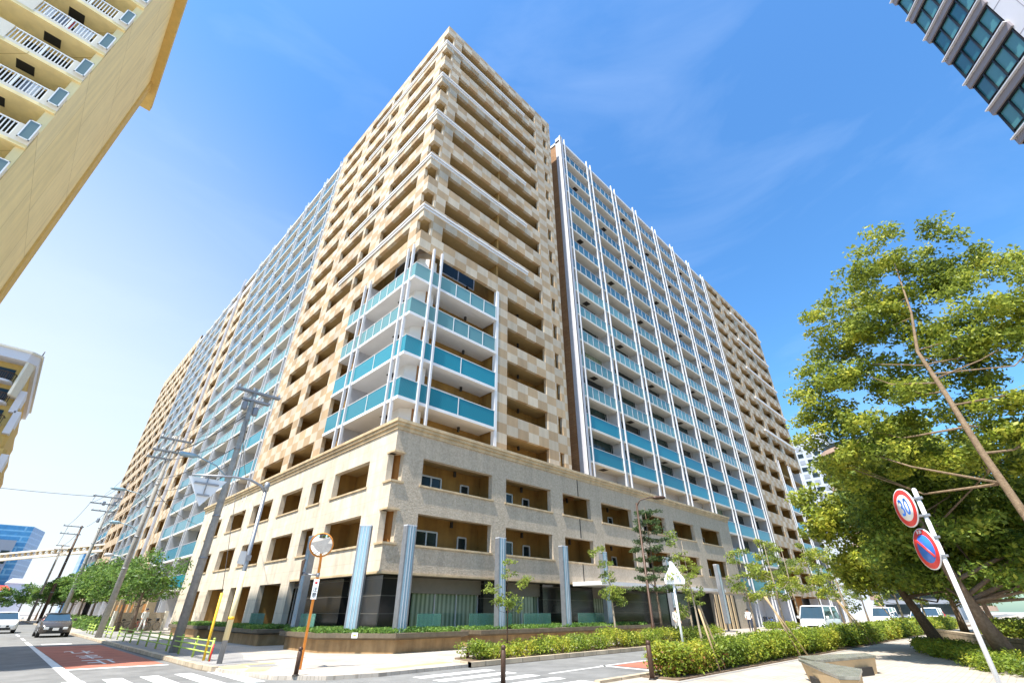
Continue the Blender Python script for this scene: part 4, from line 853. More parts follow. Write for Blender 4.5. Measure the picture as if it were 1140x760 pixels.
def wire(p, q, sag, label, r=.016, grp='overhead wires along the left street'):
    p, q = Vector(p), Vector(q); b = MB(tuple(p)); pts = []
    for k_ in range(13): t_ = k_ / 12; v = p.lerp(q, t_); v.z -= sag * 4 * t_ * (1 - t_); pts.append(tuple(v))
    b.tube(pts, r, 5); tag(b.build('overhead_wire', 'black'), label, 'wire', grp)
for dx in (-.85, -.1, .6, 1.25): wire((6.3 + dx, 26.5, 12.3), (5.95 + dx * .8, 44.7, 13.8), .4, 'thin black wire strung from the nearest pole top to the second pole')
for z0, z1 in ((10.6, 12.5), (9.6, 11.9), (8.9, 10.4)): wire((6.15, 26.5, z0), (5.8, 44.7, z1), .35, 'low black cable between the nearest and second poles', .022)
for dx in (-.9, .1, 1.1): wire((5.95 + dx, 44.9, 13.8), (6.1 + dx, 74.9, 13.7), .6, 'thin black wire from the second pole to the third')
wire((5.8, 44.9, 12.6), (4.4, 74.9, 12.7), .5, 'black wire from the second pole bracket to the third', .018)
for z0, z1 in ((8.3, 9.6), (7.8, 8.8), (11.2, 12.6)): wire((6.4, 26.5, z0), (6.05, 44.7, z1), .5, 'sagging cable bundle between the nearest and second poles', .02)
wire((6.3, 26.6, 9.8), (12.5, 44, 10.2), .5, 'service cable from the nearest pole to the podium', .016)
wire((5.9, 44.9, 9.6), (12.5, 57, 9.0), .4, 'service cable from the second pole to the podium end', .02)
for z0 in (10.4, 9.6, 8.9): wire((5.95, 44.9, z0 + .6), (6.1, 74.9, z0 + .9), .6, 'low cable from the second pole to the third', .022)
for dx in (-1.6, .7): wire((6.1 + dx, 75, 13.6), (6.0 + dx, 103, 13.2), .5, 'wire between the third and fourth poles', .025)
for dx in (-1.6, .2): wire((6.1 + dx, 103, 13.1), (6.1 + dx * .5, 128, 12.5), .4, 'wire between the two farthest poles', .03)
wire((4.4, 75, 13.4), (-20, 80, 14.6), .5, 'single wire crossing the road from the third pole', .025)
wire((6.14, 21.75, 2.2), (6.28, 26.5, 10.4), 0, 'steel guy wire rising from the yellow sleeve to the nearest pole', .012, 'guy wire of the nearest pole')
b = MB((6.13, 21.65, KZ)); b.tube([(6.13, 21.65, KZ), (6.14, 21.75, 2.2)], .045, 10); tag(b.build('guy_wire_sleeve', 'yellowpaint'), 'slanting yellow sleeve round the guy wire at the railing end', 'guy sleeve')
# street lamp pole carrying an overhead stop sign
LP = (6.17, 20.0, KZ); t = thing('sign_pole', LP, 'pale pole with cream wrapped lower half and an arm over the road', 'pole')
b = MB(LP); b.tube([(6.17, 20, KZ), (6.17, 20, 5.75)], [.085, .07], 14); b.lathe((6.17, 20, 5.7), [(.1, 0), (.1, .3), (.03, .34)], 12); b.build('shaft', 'steel', t)
b = MB(LP); b.lathe((6.17, 20, .75), [(.095, 0), (.087, 2.1)], 14); b.build('wrap', 'creampaint', t)
b = MB(LP); b.lathe((6.17, 20, 1.35), [(.1, 0), (.1, .09)], 14); b.build('yellow_band', 'yellowpaint', t)
b = MB(LP); b.tube([(6.17, 20, 5.62), (5.95, 20, 5.86), (5.5, 20, 6.02), (4.9, 20, 6.02), (3.55, 20, 5.86)], [.05, .05, .045, .04, .035], 10); b.build('arm', 'steel', t)
b = MB(LP); b.box(6.08, 6.26, 19.9, 19.93, 3.2, 3.38); b.lathe((6.17, 20, 3.25), [(.1, 0), (.1, .1)], 12); b.build('clamp', 'steel', t)
b = MB(LP); b.add([(5.86, 19.93, 3.5), (5.86, 20.05, 3.1), (6.1, 19.95, 3.05), (6.05, 19.9, 3.5)], [(0, 1, 2, 3)]); b.build('small_plate', 'signgrey', t)
SG = (4.09, 20.05, 5.3); t = thing('stop_sign', SG, 'big grey-backed triangular sign hung point down from the arm', 'road sign')
tri = [(3.46, 5.82), (4.74, 5.82), (4.1, 4.84)]
b = MB(SG); b.add([(x, 20.03, z) for x, z in tri] + [(x, 20.06, z) for x, z in tri], [(0, 1, 2), (5, 4, 3), (0, 1, 4, 3), (1, 2, 5, 4), (2, 0, 3, 5)]); b.build('plate', 'whitepaint', t)
b = MB(SG); b.box(3.7, 4.5, 19.98, 20.02, 5.6, 5.66); b.box(3.9, 4.3, 19.98, 20.02, 5.2, 5.26); b.tube([(4.1, 20, 5.2), (4.1, 20, 5.95)], .02, 6); b.build('bracket', 'steel', t)
b = MB(SG); cen = (4.1, 5.49); b.add([(cen[0] + (x - cen[0]) * .98, 20.066, cen[1] + (z - cen[1]) * .98) for x, z in tri], [(0, 1, 2)]); b.build('sign_face', 'red', t)
text_mesh('止まれ', .26, 'whitepaint', 'lettering', t, Matrix.Translation((0, .02, .25)) @ Matrix.Rotation(math.pi, 4, 'Z') @ Matrix.Rotation(math.pi / 2, 4, 'X'))
# traffic mirror
MP = (7.35, 16.4, KZ); t = thing('traffic_mirror', MP, 'round orange-rimmed convex traffic mirror on an orange post', 'traffic mirror')
b = MB(MP); b.tube([(7.35, 16.4, KZ), (7.35, 16.4, 2.9), (7.31, 16.34, 3.1), (7.22, 16.2, 3.25)], .042, 12); b.build('post', 'orange', t)
mc = Vector((7.16, 16.16, 3.5)); nd = Vector((-.52, -.84, -.36)).normalized(); a_ = nd.cross(Vector((0, 0, 1))).normalized(); b_ = a_.cross(nd)
def disc(c, n_, rr, prof, mb, seg=32, mi=0):
    ax = n_.cross(Vector((0, 0, 1))).normalized(); bx = ax.cross(n_); vs = []; fs = []
    for (r, h) in prof:
        for k_ in range(seg): th = 2 * math.pi * k_ / seg; vs.append(tuple(c + n_ * h + (ax * math.cos(th) + bx * math.sin(th)) * r * rr))
    for i in range(len(prof) - 1): fs += [(i * seg + k_, i * seg + (k_ + 1) % seg, (i + 1) * seg + (k_ + 1) % seg, (i + 1) * seg + k_) for k_ in range(seg)]
    fs.append(tuple((len(prof) - 1) * seg + k_ for k_ in range(seg))); mb.add(vs, fs, mi, True)
b = MB(MP); disc(mc, nd, .36, [(r / 8, .075 * (1 - (r / 8) ** 2)) for r in range(8, 0, -1)], b); b.build('mirror_glass', 'mirror', t)
b = MB(MP); disc(mc, nd, .36, [(.0, -.09), (.8, -.08), (1.06, -.03), (1.06, .03), (1.0, .035), (1.0, .0)], b)
b.build('housing', 'orange', t)
b = MB(MP); disc(mc + Vector((0, 0, .03)), nd, .38, [(1.0, .0), (1.02, .14), (1.05, .14), (1.05, .0)], b); 
b = MB(MP); b.tube([(7.35, 16.4, 2.62), (7.02, 16.55, 2.64)], .022, 8); b.tube([(7.35, 16.4, 2.56), (7.35, 16.4, 2.68)], .055, 10); b.build('side_arm', 'steel', t)
pn = Vector((-.5, -.86, 0)).normalized(); px_ = Vector((.86, -.5, 0)).normalized()
NP = (7.3, 16.3, 2.2); t = thing('notice_plate', NP, 'narrow white plate lettered in black on the orange mirror post', 'sign')
b = MB(NP); c = Vector((7.32, 16.345, 0)); 
b.add([tuple(c + px_ * s_ * .085 + pn * d_ + Vector((0, 0, z))) for d_ in (0, .012) for z in (1.93, 2.5) for s_ in (-1, 1)], [(0, 1, 3, 2), (4, 5, 7, 6), (0, 1, 5, 4), (2, 3, 7, 6), (0, 2, 6, 4), (1, 3, 7, 5)]); b.build('plate', 'whitepaint', t)
mt = Matrix.Rotation(math.atan2(px_.y, px_.x), 4, 'Z') @ Matrix.Rotation(math.pi / 2, 4, 'X')
for ch, z, s_ in (('注', 2.2, .15), ('意', 2.04, .15)): text_mesh(ch, s_, 'black', 'lettering', t, Matrix.Translation(Vector((.02, .045, z - 2.2)) + pn * .016) @ mt, .001)
b = MB(NP); disc(c + pn * .014 + Vector((0, 0, 2.4)), pn, .04, [(1, 0), (1, .003)], b, 16); b.build('red_dot', 'red', t)
OP = (7.0, 16.55, 2.65); t = thing('road_sign', OP, 'rusty-backed triangular sign seen edge-on beside the mirror post', 'road sign')
b = MB(OP); ed = Vector((.22, .97, 0)).normalized()
T3 = [c_ for c_ in ((-.3, .38), (.3, .38), (0, -.3))]; c = Vector((6.86, 16.6, 2.68))
b.add([tuple(c + ed * u + Vector((0, 0, v)) + Vector((ed.y, -ed.x, 0)) * d_) for d_ in (-.008, .008) for u, v in T3], [(0, 1, 2), (3, 4, 5), (0, 1, 4, 3), (1, 2, 5, 4), (2, 0, 3, 5)]); b.build('plate', 'brownmetal', t)
b = MB(OP); b.tube([tuple(c), (7.02, 16.55, 2.64)], .02, 6); b.lathe((6.93, 16.57, 2.6), [(.05, 0), (.05, .1)], 8); b.build('bracket', 'steel', t)
# 30 and no parking signs on the leaning-looking white pole
def road_disc(base, c, n_, r, label, kind):
    t = thing('road_sign', tuple(c), label, 'road sign'); n_ = n_.normalized(); side = Vector((0, 0, 1)).cross(n_).normalized()
    for nm, rr, h0, h1, m_ in (('back_plate', 1, 0, .012, 'signgrey'), ('white_rim', 1, .012, .015, 'whitepaint'), ('red_ring', .955, .015, .018, 'red'), ('centre', .68 if kind == '30' else .68, .018, .021, 'whitepaint' if kind == '30' else 'blue')):
        b = MB(tuple(c)); disc(c, n_, r, [(rr, h0), (rr, h1)], b, 40); b.build(nm, m_, t)
    rz = Matrix.Rotation(math.atan2(side.y, side.x), 4, 'Z') @ Matrix.Rotation(math.pi / 2, 4, 'X')
    if kind == '30': text_mesh('30', r * 1.0, 'blue', 'lettering', t, Matrix.Translation(n_ * .024) @ rz @ Matrix.Diagonal((.95, 1.25, 1, 1)))
    else:
        text_mesh('8-20', r * .23, 'whitepaint', 'lettering', t, Matrix.Translation(n_ * .024 + Vector((0, 0, r * .81))) @ rz)
        b = MB(tuple(c)); p0 = c - side * r * .52 + Vector((0, 0, r * .45)); p1 = c + side * r * .5 - Vector((0, 0, r * .42)); b.tube([tuple(p0 + n_ * .02), tuple(p1 + n_ * .02)], .022, 5); b.build('slash', 'red', t)
SP = (10.3, .755, KZ); t = thing('sign_pole', SP, 'tall white pole carrying the two round signs in front of the trees', 'pole')
b = MB(SP); b.tube([(10.3, .755, KZ), (10.3, .755, 3.36)], .032, 14); b.lathe((10.3, .755, 3.355), [(.034, 0), (.02, .02)], 12); b.build('shaft', 'whitepaint', t)
for z in (3.2, 2.93, 2.6, 2.33): b = MB(SP); b.box(10.25, 10.345, .69, .84, z, z + .03); b.build('clamp', 'steel', t)
sn = Vector((-.55, .835, 0)) 
road_disc(None, Vector((10.22, .95, 3.075)), sn, .3, 'round white sign with a red ring and a blue 30', '30')
road_disc(None, Vector((10.22, .90, 2.45)), sn, .3, 'round blue no parking sign with a red ring and slash', 'np')
TP = (14.8, 7.72, KZ); t = thing('sign_pole', TP, 'thin white pole rising out of the near hedge corner', 'pole')
b = MB(TP); b.tube([(14.8, 7.72, KZ), (14.8, 7.72, 2.95)], .035, 10); b.build('shaft', 'whitepaint', t)
TG = (14.8, 7.68, 2.6); t = thing('road_sign', TG, 'white-backed crossing sign with a pointed top on the thin white pole', 'road sign')
b = MB(TG); P5 = [(-.3, 2.32), (.3, 2.32), (.32, 2.45), (0, 2.95), (-.32, 2.45)]; sd5 = Vector((.7, -.7, 0)).normalized(); nn = Vector((.7, .7, 0)).normalized(); c = Vector((14.8, 7.68, 0))
b.add([tuple(c + sd5 * u + nn * d_ + Vector((0, 0, z))) for d_ in (-.05, -.038) for u, z in P5], [(0, 1, 2, 3, 4), (9, 8, 7, 6, 5)] + [(i, (i + 1) % 5, 5 + (i + 1) % 5, 5 + i) for i in range(5)]); b.build('plate', 'whitepaint', t)
b = MB(TG); b.lathe((14.8, 7.72, 2.5), [(.05, 0), (.05, .05)], 8); b.build('clamp', 'steel', t)
BL = (25.9, 15.1, KZ); t = thing('street_lamp', BL, 'slim dark brown street lamp standing in the planted strip', 'street lamp')
b = MB(BL); b.tube([(25.9, 15.1, KZ), (25.9, 15.1, 1.0), (25.9, 15.1, 1.05), (25.9, 15.1, 7.3)], [.11, .11, .075, .055], 14); b.build('shaft', 'brownmetal', t)
b = MB(BL); b.tube([(25.9, 15.1, 7.1), (26.0, 14.9, 7.45), (26.5, 14.5, 7.62), (26.75, 14.3, 7.62)], .035, 8); o = b.build('arm', 'brownmetal', t)
b = MB(BL); b.tube([(26.65, 14.38, 7.62), (26.8, 14.25, 7.62), (27.2, 13.93, 7.64), (27.3, 13.85, 7.64)], [.05, .11, .10, .03], 10); b.build('lamp_head', 'brownmetal', o)
# ------------------------------------------------------------------ bollards
def bollard(x, y, h, label, r=.06):
    base = (x, y, KZ); t = thing('bollard', base, label, 'bollard', 'brown bollards at the crossing'); b = MB(base)
    b.lathe(base, [(r, 0), (r, h - .12), (r * .8, h - .11), (r * .8, h - .09), (r, h - .08), (r, h - .05), (r * .8, h - .015), (r * .3, h)], 16); b.build('post', 'brownmetal', t)
    b = MB(base); b.lathe((x, y, KZ), [(r * 1.5, 0), (r * 1.5, .02), (r * 1.1, .03)], 16); b.build('base_ring', 'darkmetal', t)
bollard(6.63, 14.98, .66, 'dark brown bollard in front of the orange mirror post')
bollard(13.15, 15.45, .6, 'brown bollard at the left end of the planted strip')
bollard(9.35, 9.65, .8, 'domed brown bollard standing nearest the camera at the zebra crossing')
bollard(12.75, 7.65, .85, 'brown bollard at the near hedge corner', .065)
# ------------------------------------------------------------------ green railing
def rail(y0, y1, x0, x1, n, label, slat=True):
    base = (x0, y0, KZ); t = thing('guard_rail', base, label, 'railing', 'green pedestrian railings on the left kerb')
    P = lambda q: (x0 + (x1 - x0) * q, y0 + (y1 - y0) * q)
    for k_ in range(n + 1):
        x, y = P(k_ / n); b = MB(base); b.tube([(x, y, KZ), (x, y, .74)], .038, 10); b.lathe((x, y, .73), [(.045, 0), (.045, .03), (.02, .05)], 10)
        b.build('post', 'greenpaint', t)
    for z in (.34, .52, .68):
        b = MB(base); p, q = P(0), P(1); b.tube([(p[0] - .05, p[1], z), (q[0] - .05, q[1], z)], .024, 8); b.build('rail', 'greenpaint', t)
rail(21.3, 40.5, 6.2, 6.35, 9, 'lime green tubular railing nearest the corner')
rail(42.6, 46.8, 6.3, 6.35, 2, 'short green railing round the second utility pole')
rail(50.5, 54.5, 6.3, 6.4, 2, 'short farthest green railing beside the parked silver car')
b = MB((6.18, 21.15, KZ)); b.tube([(6.18, 21.15, KZ), (6.18, 21.15, .6)], .03, 8); b.build('railing_end_post', 'red'); tag(bpy.context.scene.objects['railing_end_post'], 'short red post at the very end of the green railing', 'post')
b = MB((12.9, 58.5, KZ)); b.box(8.4, 12.2, 58.4, 58.55, KZ, 1.5); o = b.build('screen_wall', 'podium'); tag(o, 'low brown panel wall with pale ends behind the parked bicycles', 'low wall')
for x in (8.35, 12.25): b = MB((12.9, 58.5, KZ)); b.box(x - .12, x + .12, 58.2, 58.7, KZ, 1.62); q = b.build('end_post', 'cream', o)
# ------------------------------------------------------------------ benches / raised beds at the right
def bench(poly, h, label, legs):
    base = (poly[0][0], poly[0][1], KZ); t = thing('stone_bench', base, label, 'bench', 'wooden sided benches with stone tops')
    cx_ = sum(p[0] for p in poly) / len(poly); cy_ = sum(p[1] for p in poly) / len(poly)
    low = [(cx_ + (x - cx_) * .93, cy_ + (y - cy_) * .86) for x, y in poly]; hi = [(cx_ + (x - cx_) * .975, cy_ + (y - cy_) * .95) for x, y in poly]
    b = MB(base); b.taper(low, KZ + .0, hi, h); b.build('side_panel', 'benchside', t)
    b = MB(base); b.prism(poly, h + .002, h + .06); b.build('seat', 'bench_top', t, .012)
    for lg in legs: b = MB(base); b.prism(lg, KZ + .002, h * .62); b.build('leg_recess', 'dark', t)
bench([(16.6, 5.25), (19.3, 4.2), (18.4, 3.75), (15.4, 4.5)], .46, 'farther stone-topped bench of the pair beside the near hedge', [[(17.2, 4.0), (17.9, 3.82), (17.9, 4.1), (17.2, 4.3)]])
bench([(15.6, 4.95), (15.1, 4.3), (14.0, 3.2), (12.3, 2.9), (12.1, 3.2)], .46, 'nearer angled stone-topped bench at the bottom edge', [[(13.9, 4.16), (14.4, 4.42), (14.3, 4.2), (13.9, 3.9)]])
base = (30, 1, KZ); t = thing('raised_bed', base, 'long pale concrete wall of the raised bed behind the signs', 'raised bed')
b = MB(base); b.prism([(44, 5.0), (44, 5.4), (31, 1.6), (24, -1.4), (24, -1.8), (31, 1.2)], KZ, .62); b.build('wall', 'kerb', t)
b = MB(base); b.prism([(44, 5.3), (44, -6), (24, -12), (24, -1.6), (31, 1.5)], KZ + .002, .5); b.build('soil', 'soil', t)
# ------------------------------------------------------------------ bicycles
def bicycle(x, y, rz, label, fm='darkmetal'):
    t = thing('bicycle', (x, y, KZ), label, 'bicycle', None, rz)
    for wx in (-.52, .52):
        b = MB(); n = 24
        pts = [(wx + .33 * math.cos(2 * math.pi * k_ / n), 0, .34 + .33 * math.sin(2 * math.pi * k_ / n)) for k_ in range(n + 1)]; b.tube(pts, .018, 6, cap=False)
        o = b.build('wheel', 'tyre', t); b = MB()
        for k_ in range(10): a = math.pi * 2 * k_ / 10; b.tube([(wx, 0, .34), (wx + .32 * math.cos(a), 0, .34 + .32 * math.sin(a))], .004, 3)
        b.build('spokes', 'steel', o)
    b = MB()
    for p, q in (((-.52, 0, .34), (-.08, 0, .32)), ((-.08, 0, .32), (-.2, 0, .78)), ((-.52, 0, .34), (-.18, 0, .68)), ((-.18, 0, .68), (.36, 0, .72)), ((-.08, 0, .32), (.36, 0, .62)), ((.34, 0, .92), (.52, 0, .34))): b.tube([p, q], .018, 6)
    b.build('frame', fm, t)
    b = MB(); b.tube([(.3, -.26, .98), (.34, 0, .95), (.3, .26, .98)], .014, 6); b.build('handlebar', 'steel', t)
    b = MB(); b.tube([(-.32, 0, .84), (-.2, 0, .86), (-.06, 0, .84)], [.09, .06, .02], 8); b.build('saddle', 'darkmetal', t)
    b = MB(); b.tube([(.5, 0, .72), (.5, 0, .95)], [.11, .16], 8); b.build('basket', 'darkmetal', t)
for (x, y, rz, lb, fm) in ((9.2, 57.4, .3, 'dark bicycle at the left of the row before the low wall', 'darkmetal'), (10.2, 57.2, -.2, 'red framed bicycle in the row before the low wall', 'red'), (11.1, 57.3, .5, 'silver bicycle nearest the low wall end', 'steel'),
    (63.5, 22.8, 1.2, 'dark bicycle parked under the white balconies at right', 'darkmetal'), (64.6, 22.6, 1.0, 'silver bicycle parked under the white balconies at right', 'steel'), (65.6, 22.7, 1.4, 'blue bicycle parked under the white balconies at right', 'blue')):
    bicycle(x, y, rz, lb, fm)
# ------------------------------------------------------------------ people
def person(x, y, face, h, label, top, legs_m, stride=.22, hat=None, arms='swing', z0=KZ):
    root = thing('person', (x, y, z0), label, 'person', None, face); k = h / 1.72
    J = {'pel': (0, 0, .93), 'sp': (.01, 0, 1.15), 'ch': (.02, 0, 1.36), 'nk': (.03, 0, 1.49), 'hd': (.05, 0, 1.6), 'top': (.05, 0, 1.71),
         'hl': (0, .09, .9), 'kl': (stride * .75, .1, .5), 'al': (stride * .8, .1, .08), 'tl': (stride * .8 + .17, .11, .03), 'hr': (0, -.09, .9), 'kr': (-stride * .15, -.1, .49), 'ar': (-stride * 1.3, -.1, .1), 'tr': (-stride * 1.3 + .16, -.11, .03),
         'sl': (.01, .19, 1.41), 'el': (-.08, .25, 1.14), 'wl': (.05, .25, .9), 'fl': (.09, .25, .8), 'sr': (.01, -.19, 1.41), 'er': (.02, -.25, 1.13), 'wr': (.18, -.23, .95), 'fr': (.25, -.22, .88)}
    Ed = [('pel', 'sp'), ('sp', 'ch'), ('ch', 'nk'), ('nk', 'hd'), ('hd', 'top'), ('pel', 'hl'), ('hl', 'kl'), ('kl', 'al'), ('al', 'tl'), ('pel', 'hr'), ('hr', 'kr'), ('kr', 'ar'), ('ar', 'tr'), ('ch', 'sl'), ('sl', 'el'), ('el', 'wl'), ('wl', 'fl'), ('ch', 'sr'), ('sr', 'er'), ('er', 'wr'), ('wr', 'fr')]
    Rr = {'pel': (.145, .11), 'sp': (.135, .1), 'ch': (.165, .115), 'nk': (.055, .055), 'hd': (.085, .1), 'top': (.06, .07), 'hl': (.09, .09), 'hr': (.09, .09), 'kl': (.06, .06), 'kr': (.06, .06), 'al': (.042, .042), 'ar': (.042, .042), 'tl': (.035, .03), 'tr': (.035, .03), 'sl': (.06, .06), 'sr': (.06, .06), 'el': (.042, .042), 'er': (.042, .042), 'wl': (.03, .03), 'wr': (.03, .03), 'fl': (.036, .022), 'fr': (.036, .022)}
    ks = list(J); me = bpy.data.meshes.new('body'); me.from_pydata([tuple(c * k for c in J[q]) for q in ks], [(ks.index(a), ks.index(c)) for a, c in Ed], [])
    o = bpy.data.objects.new('body', me); S.collection.objects.link(o); m = o.modifiers.new('s', 'SKIN')
    for i, q in enumerate(ks): v = me.skin_vertices[0].data[i]; v.radius = (Rr[q][0] * k, Rr[q][1] * k); v.use_root = q == 'pel'
    s2 = o.modifiers.new('sub', 'SUBSURF'); s2.levels = 2; s2.render_levels = 2
    dg = bpy.context.evaluated_depsgraph_get(); nm = bpy.data.meshes.new_from_object(o.evaluated_get(dg)); bpy.data.objects.remove(o)
    nm.materials.clear()
    for q in ('skin', top, legs_m, 'darkmetal'): nm.materials.append(M[q])
    for p in nm.polygons:
        z = p.center.z / k; yy = abs(p.center.y) / k
        p.material_index = 0 if z > 1.46 else (1 if (z > .9 and not (yy > .2 and z < 1.05)) else (0 if (yy > .2 and z > .7) else (3 if z < .09 else 2))); p.use_smooth = True
    o = bpy.data.objects.new('body', nm); S.collection.objects.link(o); o.parent = root
    b = MB(); b.lathe((.035 * k, 0, 1.6 * k), [(.098 * k, 0), (.108 * k, .05 * k), (.09 * k, .1 * k), (.04 * k, .13 * k)], 14); b.build('hat' if hat else 'hair', hat or 'hair', root)
    return root
person(9.75, 53.6, R_(-80), 1.72, 'person in white top, pale trousers and dark cap walking on the left pavement', 'shirt', 'shirt', .25, 'navy')
person(47.5, 18.2, R_(200), 1.70, 'person in white shirt and dark trousers walking past the entrance slats', 'shirt', 'navy', .22)
person(31.5, 16.6, R_(240), 1.72, 'person dressed in white walking behind the thin white sign pole', 'shirt', 'shirt', .2)
b = MB((47.5, 18.0, .8)); b.box(47.35, 47.6, 17.85, 17.95, .75, 1.05); tag(b.build('shoulder_bag', 'navy'), 'dark bag carried by the person in the white shirt', 'bag')
# ------------------------------------------------------------------ vehicles
def vehicle(name, x, y, rz, st, cab, W, label, body_m, wheels, cat='car', lights=True, roof_m=None, van=False, plate=True):
    """st: lower body stations (x, z_bottom, z_top, half-width); cab: (x, z, half-width) stations pairs for glasshouse; front at +x"""
    t = thing(name, (x, y, 0), label, cat, None, rz); b = MB(); rings = []
    def ring(xx, z0, z1, hw):
        m_ = (z0 + z1) / 2
        return [(xx, -hw * .92, z0), (xx, -hw, z0 + .12), (xx, -hw, m_ + .1), (xx, -hw * .94, z1 - .04), (xx, -hw * .8, z1), (xx, hw * .8, z1), (xx, hw * .94, z1 - .04), (xx, hw, m_ + .1), (xx, hw, z0 + .12), (xx, hw * .92, z0)]
    vs = []; 
    for s_ in st: vs += ring(*s_)
    n = 10; fs = [(i * n + k_, i * n + (k_ + 1) % n, (i + 1) * n + (k_ + 1) % n, (i + 1) * n + k_) for i in range(len(st) - 1) for k_ in range(n)]
    fs += [tuple(range(n)), tuple((len(st) - 1) * n + k_ for k_ in range(n))]; b.add(vs, fs, 0, True); o = b.build('body', body_m, t); m = o.modifiers.new('bevel', 'BEVEL'); m.width = .03; m.segments = 2
    # glasshouse: four corners bottom / top
    (xr0, xf0, zb, hb), (xr1, xf1, zt, ht) = cab; b = MB()
    b.add([(xr0, -hb, zb), (xf0, -hb, zb), (xf0, hb, zb), (xr0, hb, zb), (xr1, -ht, zt), (xf1, -ht, zt), (xf1, ht, zt), (xr1, ht, zt)], [(3, 2, 1, 0), (4, 5, 6, 7), (0, 1, 5, 4), (1, 2, 6, 5), (2, 3, 7, 6), (3, 0, 4, 7)]); b.build('window_glass', 'carglass', t, .02)
    b = MB(); rt = [(xr1 - .03, -ht - .01), (xf1 + .05, -ht - .01), (xf1 + .12, 0), (xf1 + .05, ht + .01), (xr1 - .03, ht + .01)]; b.taper(rt, zt - .02, [(p[0] * .97, p[1] * .85) for p in rt], zt + .06); b.build('roof', body_m, t, .015)
    for sgn in (-1, 1):
        for (xa, xb_) in ((xf0, xf1), (xr0, xr1), (xf0 * .45 + xr0 * .55, xf1 * .45 + xr1 * .55)): b = MB(); b.tube([(xa, sgn * (hb + .005), zb - .02), (xb_, sgn * (ht + .005), zt + .01)], .035, 6); b.build('pillar', body_m, t)
        b = MB(); b.box(xf0 - .35, xf0 - .2, min(sgn * (W + .02), sgn * (W + .2)), max(sgn * (W + .02), sgn * (W + .2)), zb + .02, zb + .18); b.build('wing_mirror', body_m, t, .02)
        for wx in wheels:
            b = MB(); b.lathe((wx, sgn * (W - .2) if sgn > 0 else -(W), .32), [(.32, 0), (.33, .04), (.33, .18), (.32, .2)], 20, axis='Y'); o = b.build('wheel', 'tyre', t)
            b = MB(); b.lathe((wx, sgn * (W + .005) - (0.012 if sgn > 0 else 0), .32), [(.2, 0), (.2, .012)], 16, axis='Y'); b.build('rim', 'steel', o)
        fx = st[-1][0]; zf = st[-1][2]; fw = st[-1][3]; y0, y1 = sorted((sgn * fw * .55, sgn * fw * .93))
        b = MB(); b.box(fx - .06, fx + .03, y0, y1, zf - .2, zf - .06); b.build('headlight', 'lamp', t, .02)
    fx = st[-1][0]; fw = st[-1][3]; zf = st[-1][2]
    b = MB(); b.box(fx - .02, fx + .02, -fw * .5, fw * .5, zf - .22, zf - .1); b.build('grille', 'black', t)
    b = MB(); b.prism([(fx - .02, -fw * .75), (fx + .025, -fw * .6), (fx + .025, fw * .6), (fx - .02, fw * .75)], .28, .42); b.build('lower_intake', 'black', t)
    b = MB(); b.box(fx + .028, fx + .045, -.17, .17, .42, .58); b.build('number_plate', 'whitepaint', t)
    return t
SUV = [(-2.2, .35, .85, .75), (-2.1, .25, 1.02, .84), (-1.2, .2, 1.05, .9), (.8, .2, 1.02, .9), (1.5, .22, .95, .89), (2.0, .25, .82, .84), (2.2, .32, .68, .70)]
vehicle('parked_car', 4.05, 52.2, R_(-90), SUV, ((-2.0, 1.05, .96, .80), (-1.35, .15, 1.44, .60)), .9, 'silver grey hatchback facing the camera beside the kerb', 'carsilver', (-1.35, 1.4))
vehicle('car', 1.55, 63.5, R_(-90), SUV, ((-2.0, 1.1, 1.0, .80), (-1.6, .35, 1.5, .62)), .9, 'white saloon car behind the silver one in the other lane', 'carwhite', (-1.35, 1.4))
VAN = [(-2.35, .35, 1.1, .8), (-2.3, .28, 1.18, .86), (-1.2, .24, 1.2, .87), (1.2, .24, 1.2, .87), (1.9, .26, 1.15, .86), (2.2, .3, 1.05, .83), (2.32, .36, .8, .76)]
VC = ((-2.28, 2.0, 1.12, .83), (-2.2, 1.35, 1.92, .73))
vehicle('van', -.75, 50.5, R_(-90), VAN, VC, .87, 'white van cut off by the left edge of the picture', 'carwhite', (-1.4, 1.5), 'van')
vehicle('van', 45.5, 12.1, R_(180), VAN, VC, .87, 'white van parked facing the camera behind the near hedge', 'carwhite', (-1.4, 1.5), 'van')
vehicle('van', 71.5, 12.4, R_(180), VAN, VC, .87, 'second white van farther along the right street', 'carwhite', (-1.4, 1.5), 'van')
vehicle('parked_car', 90, 11.8, R_(180), SUV, ((-2.0, 1.1, 1.0, .80), (-1.6, .35, 1.58, .62)), .9, 'small pale car beyond the second van on the right street', 'carwhite', (-1.35, 1.4))
vehicle('van', 84, 9.6, R_(180), VAN, VC, .87, 'white van with dark windows under the right trees, farthest of the vans', 'carwhite', (-1.4, 1.5), 'van')
vehicle('parked_car', 106, 11.6, R_(180), SUV, ((-2.0, 1.1, 1.0, .80), (-1.6, .35, 1.58, .62)), .9, 'red car at the far end of the right street', 'red', (-1.35, 1.4))
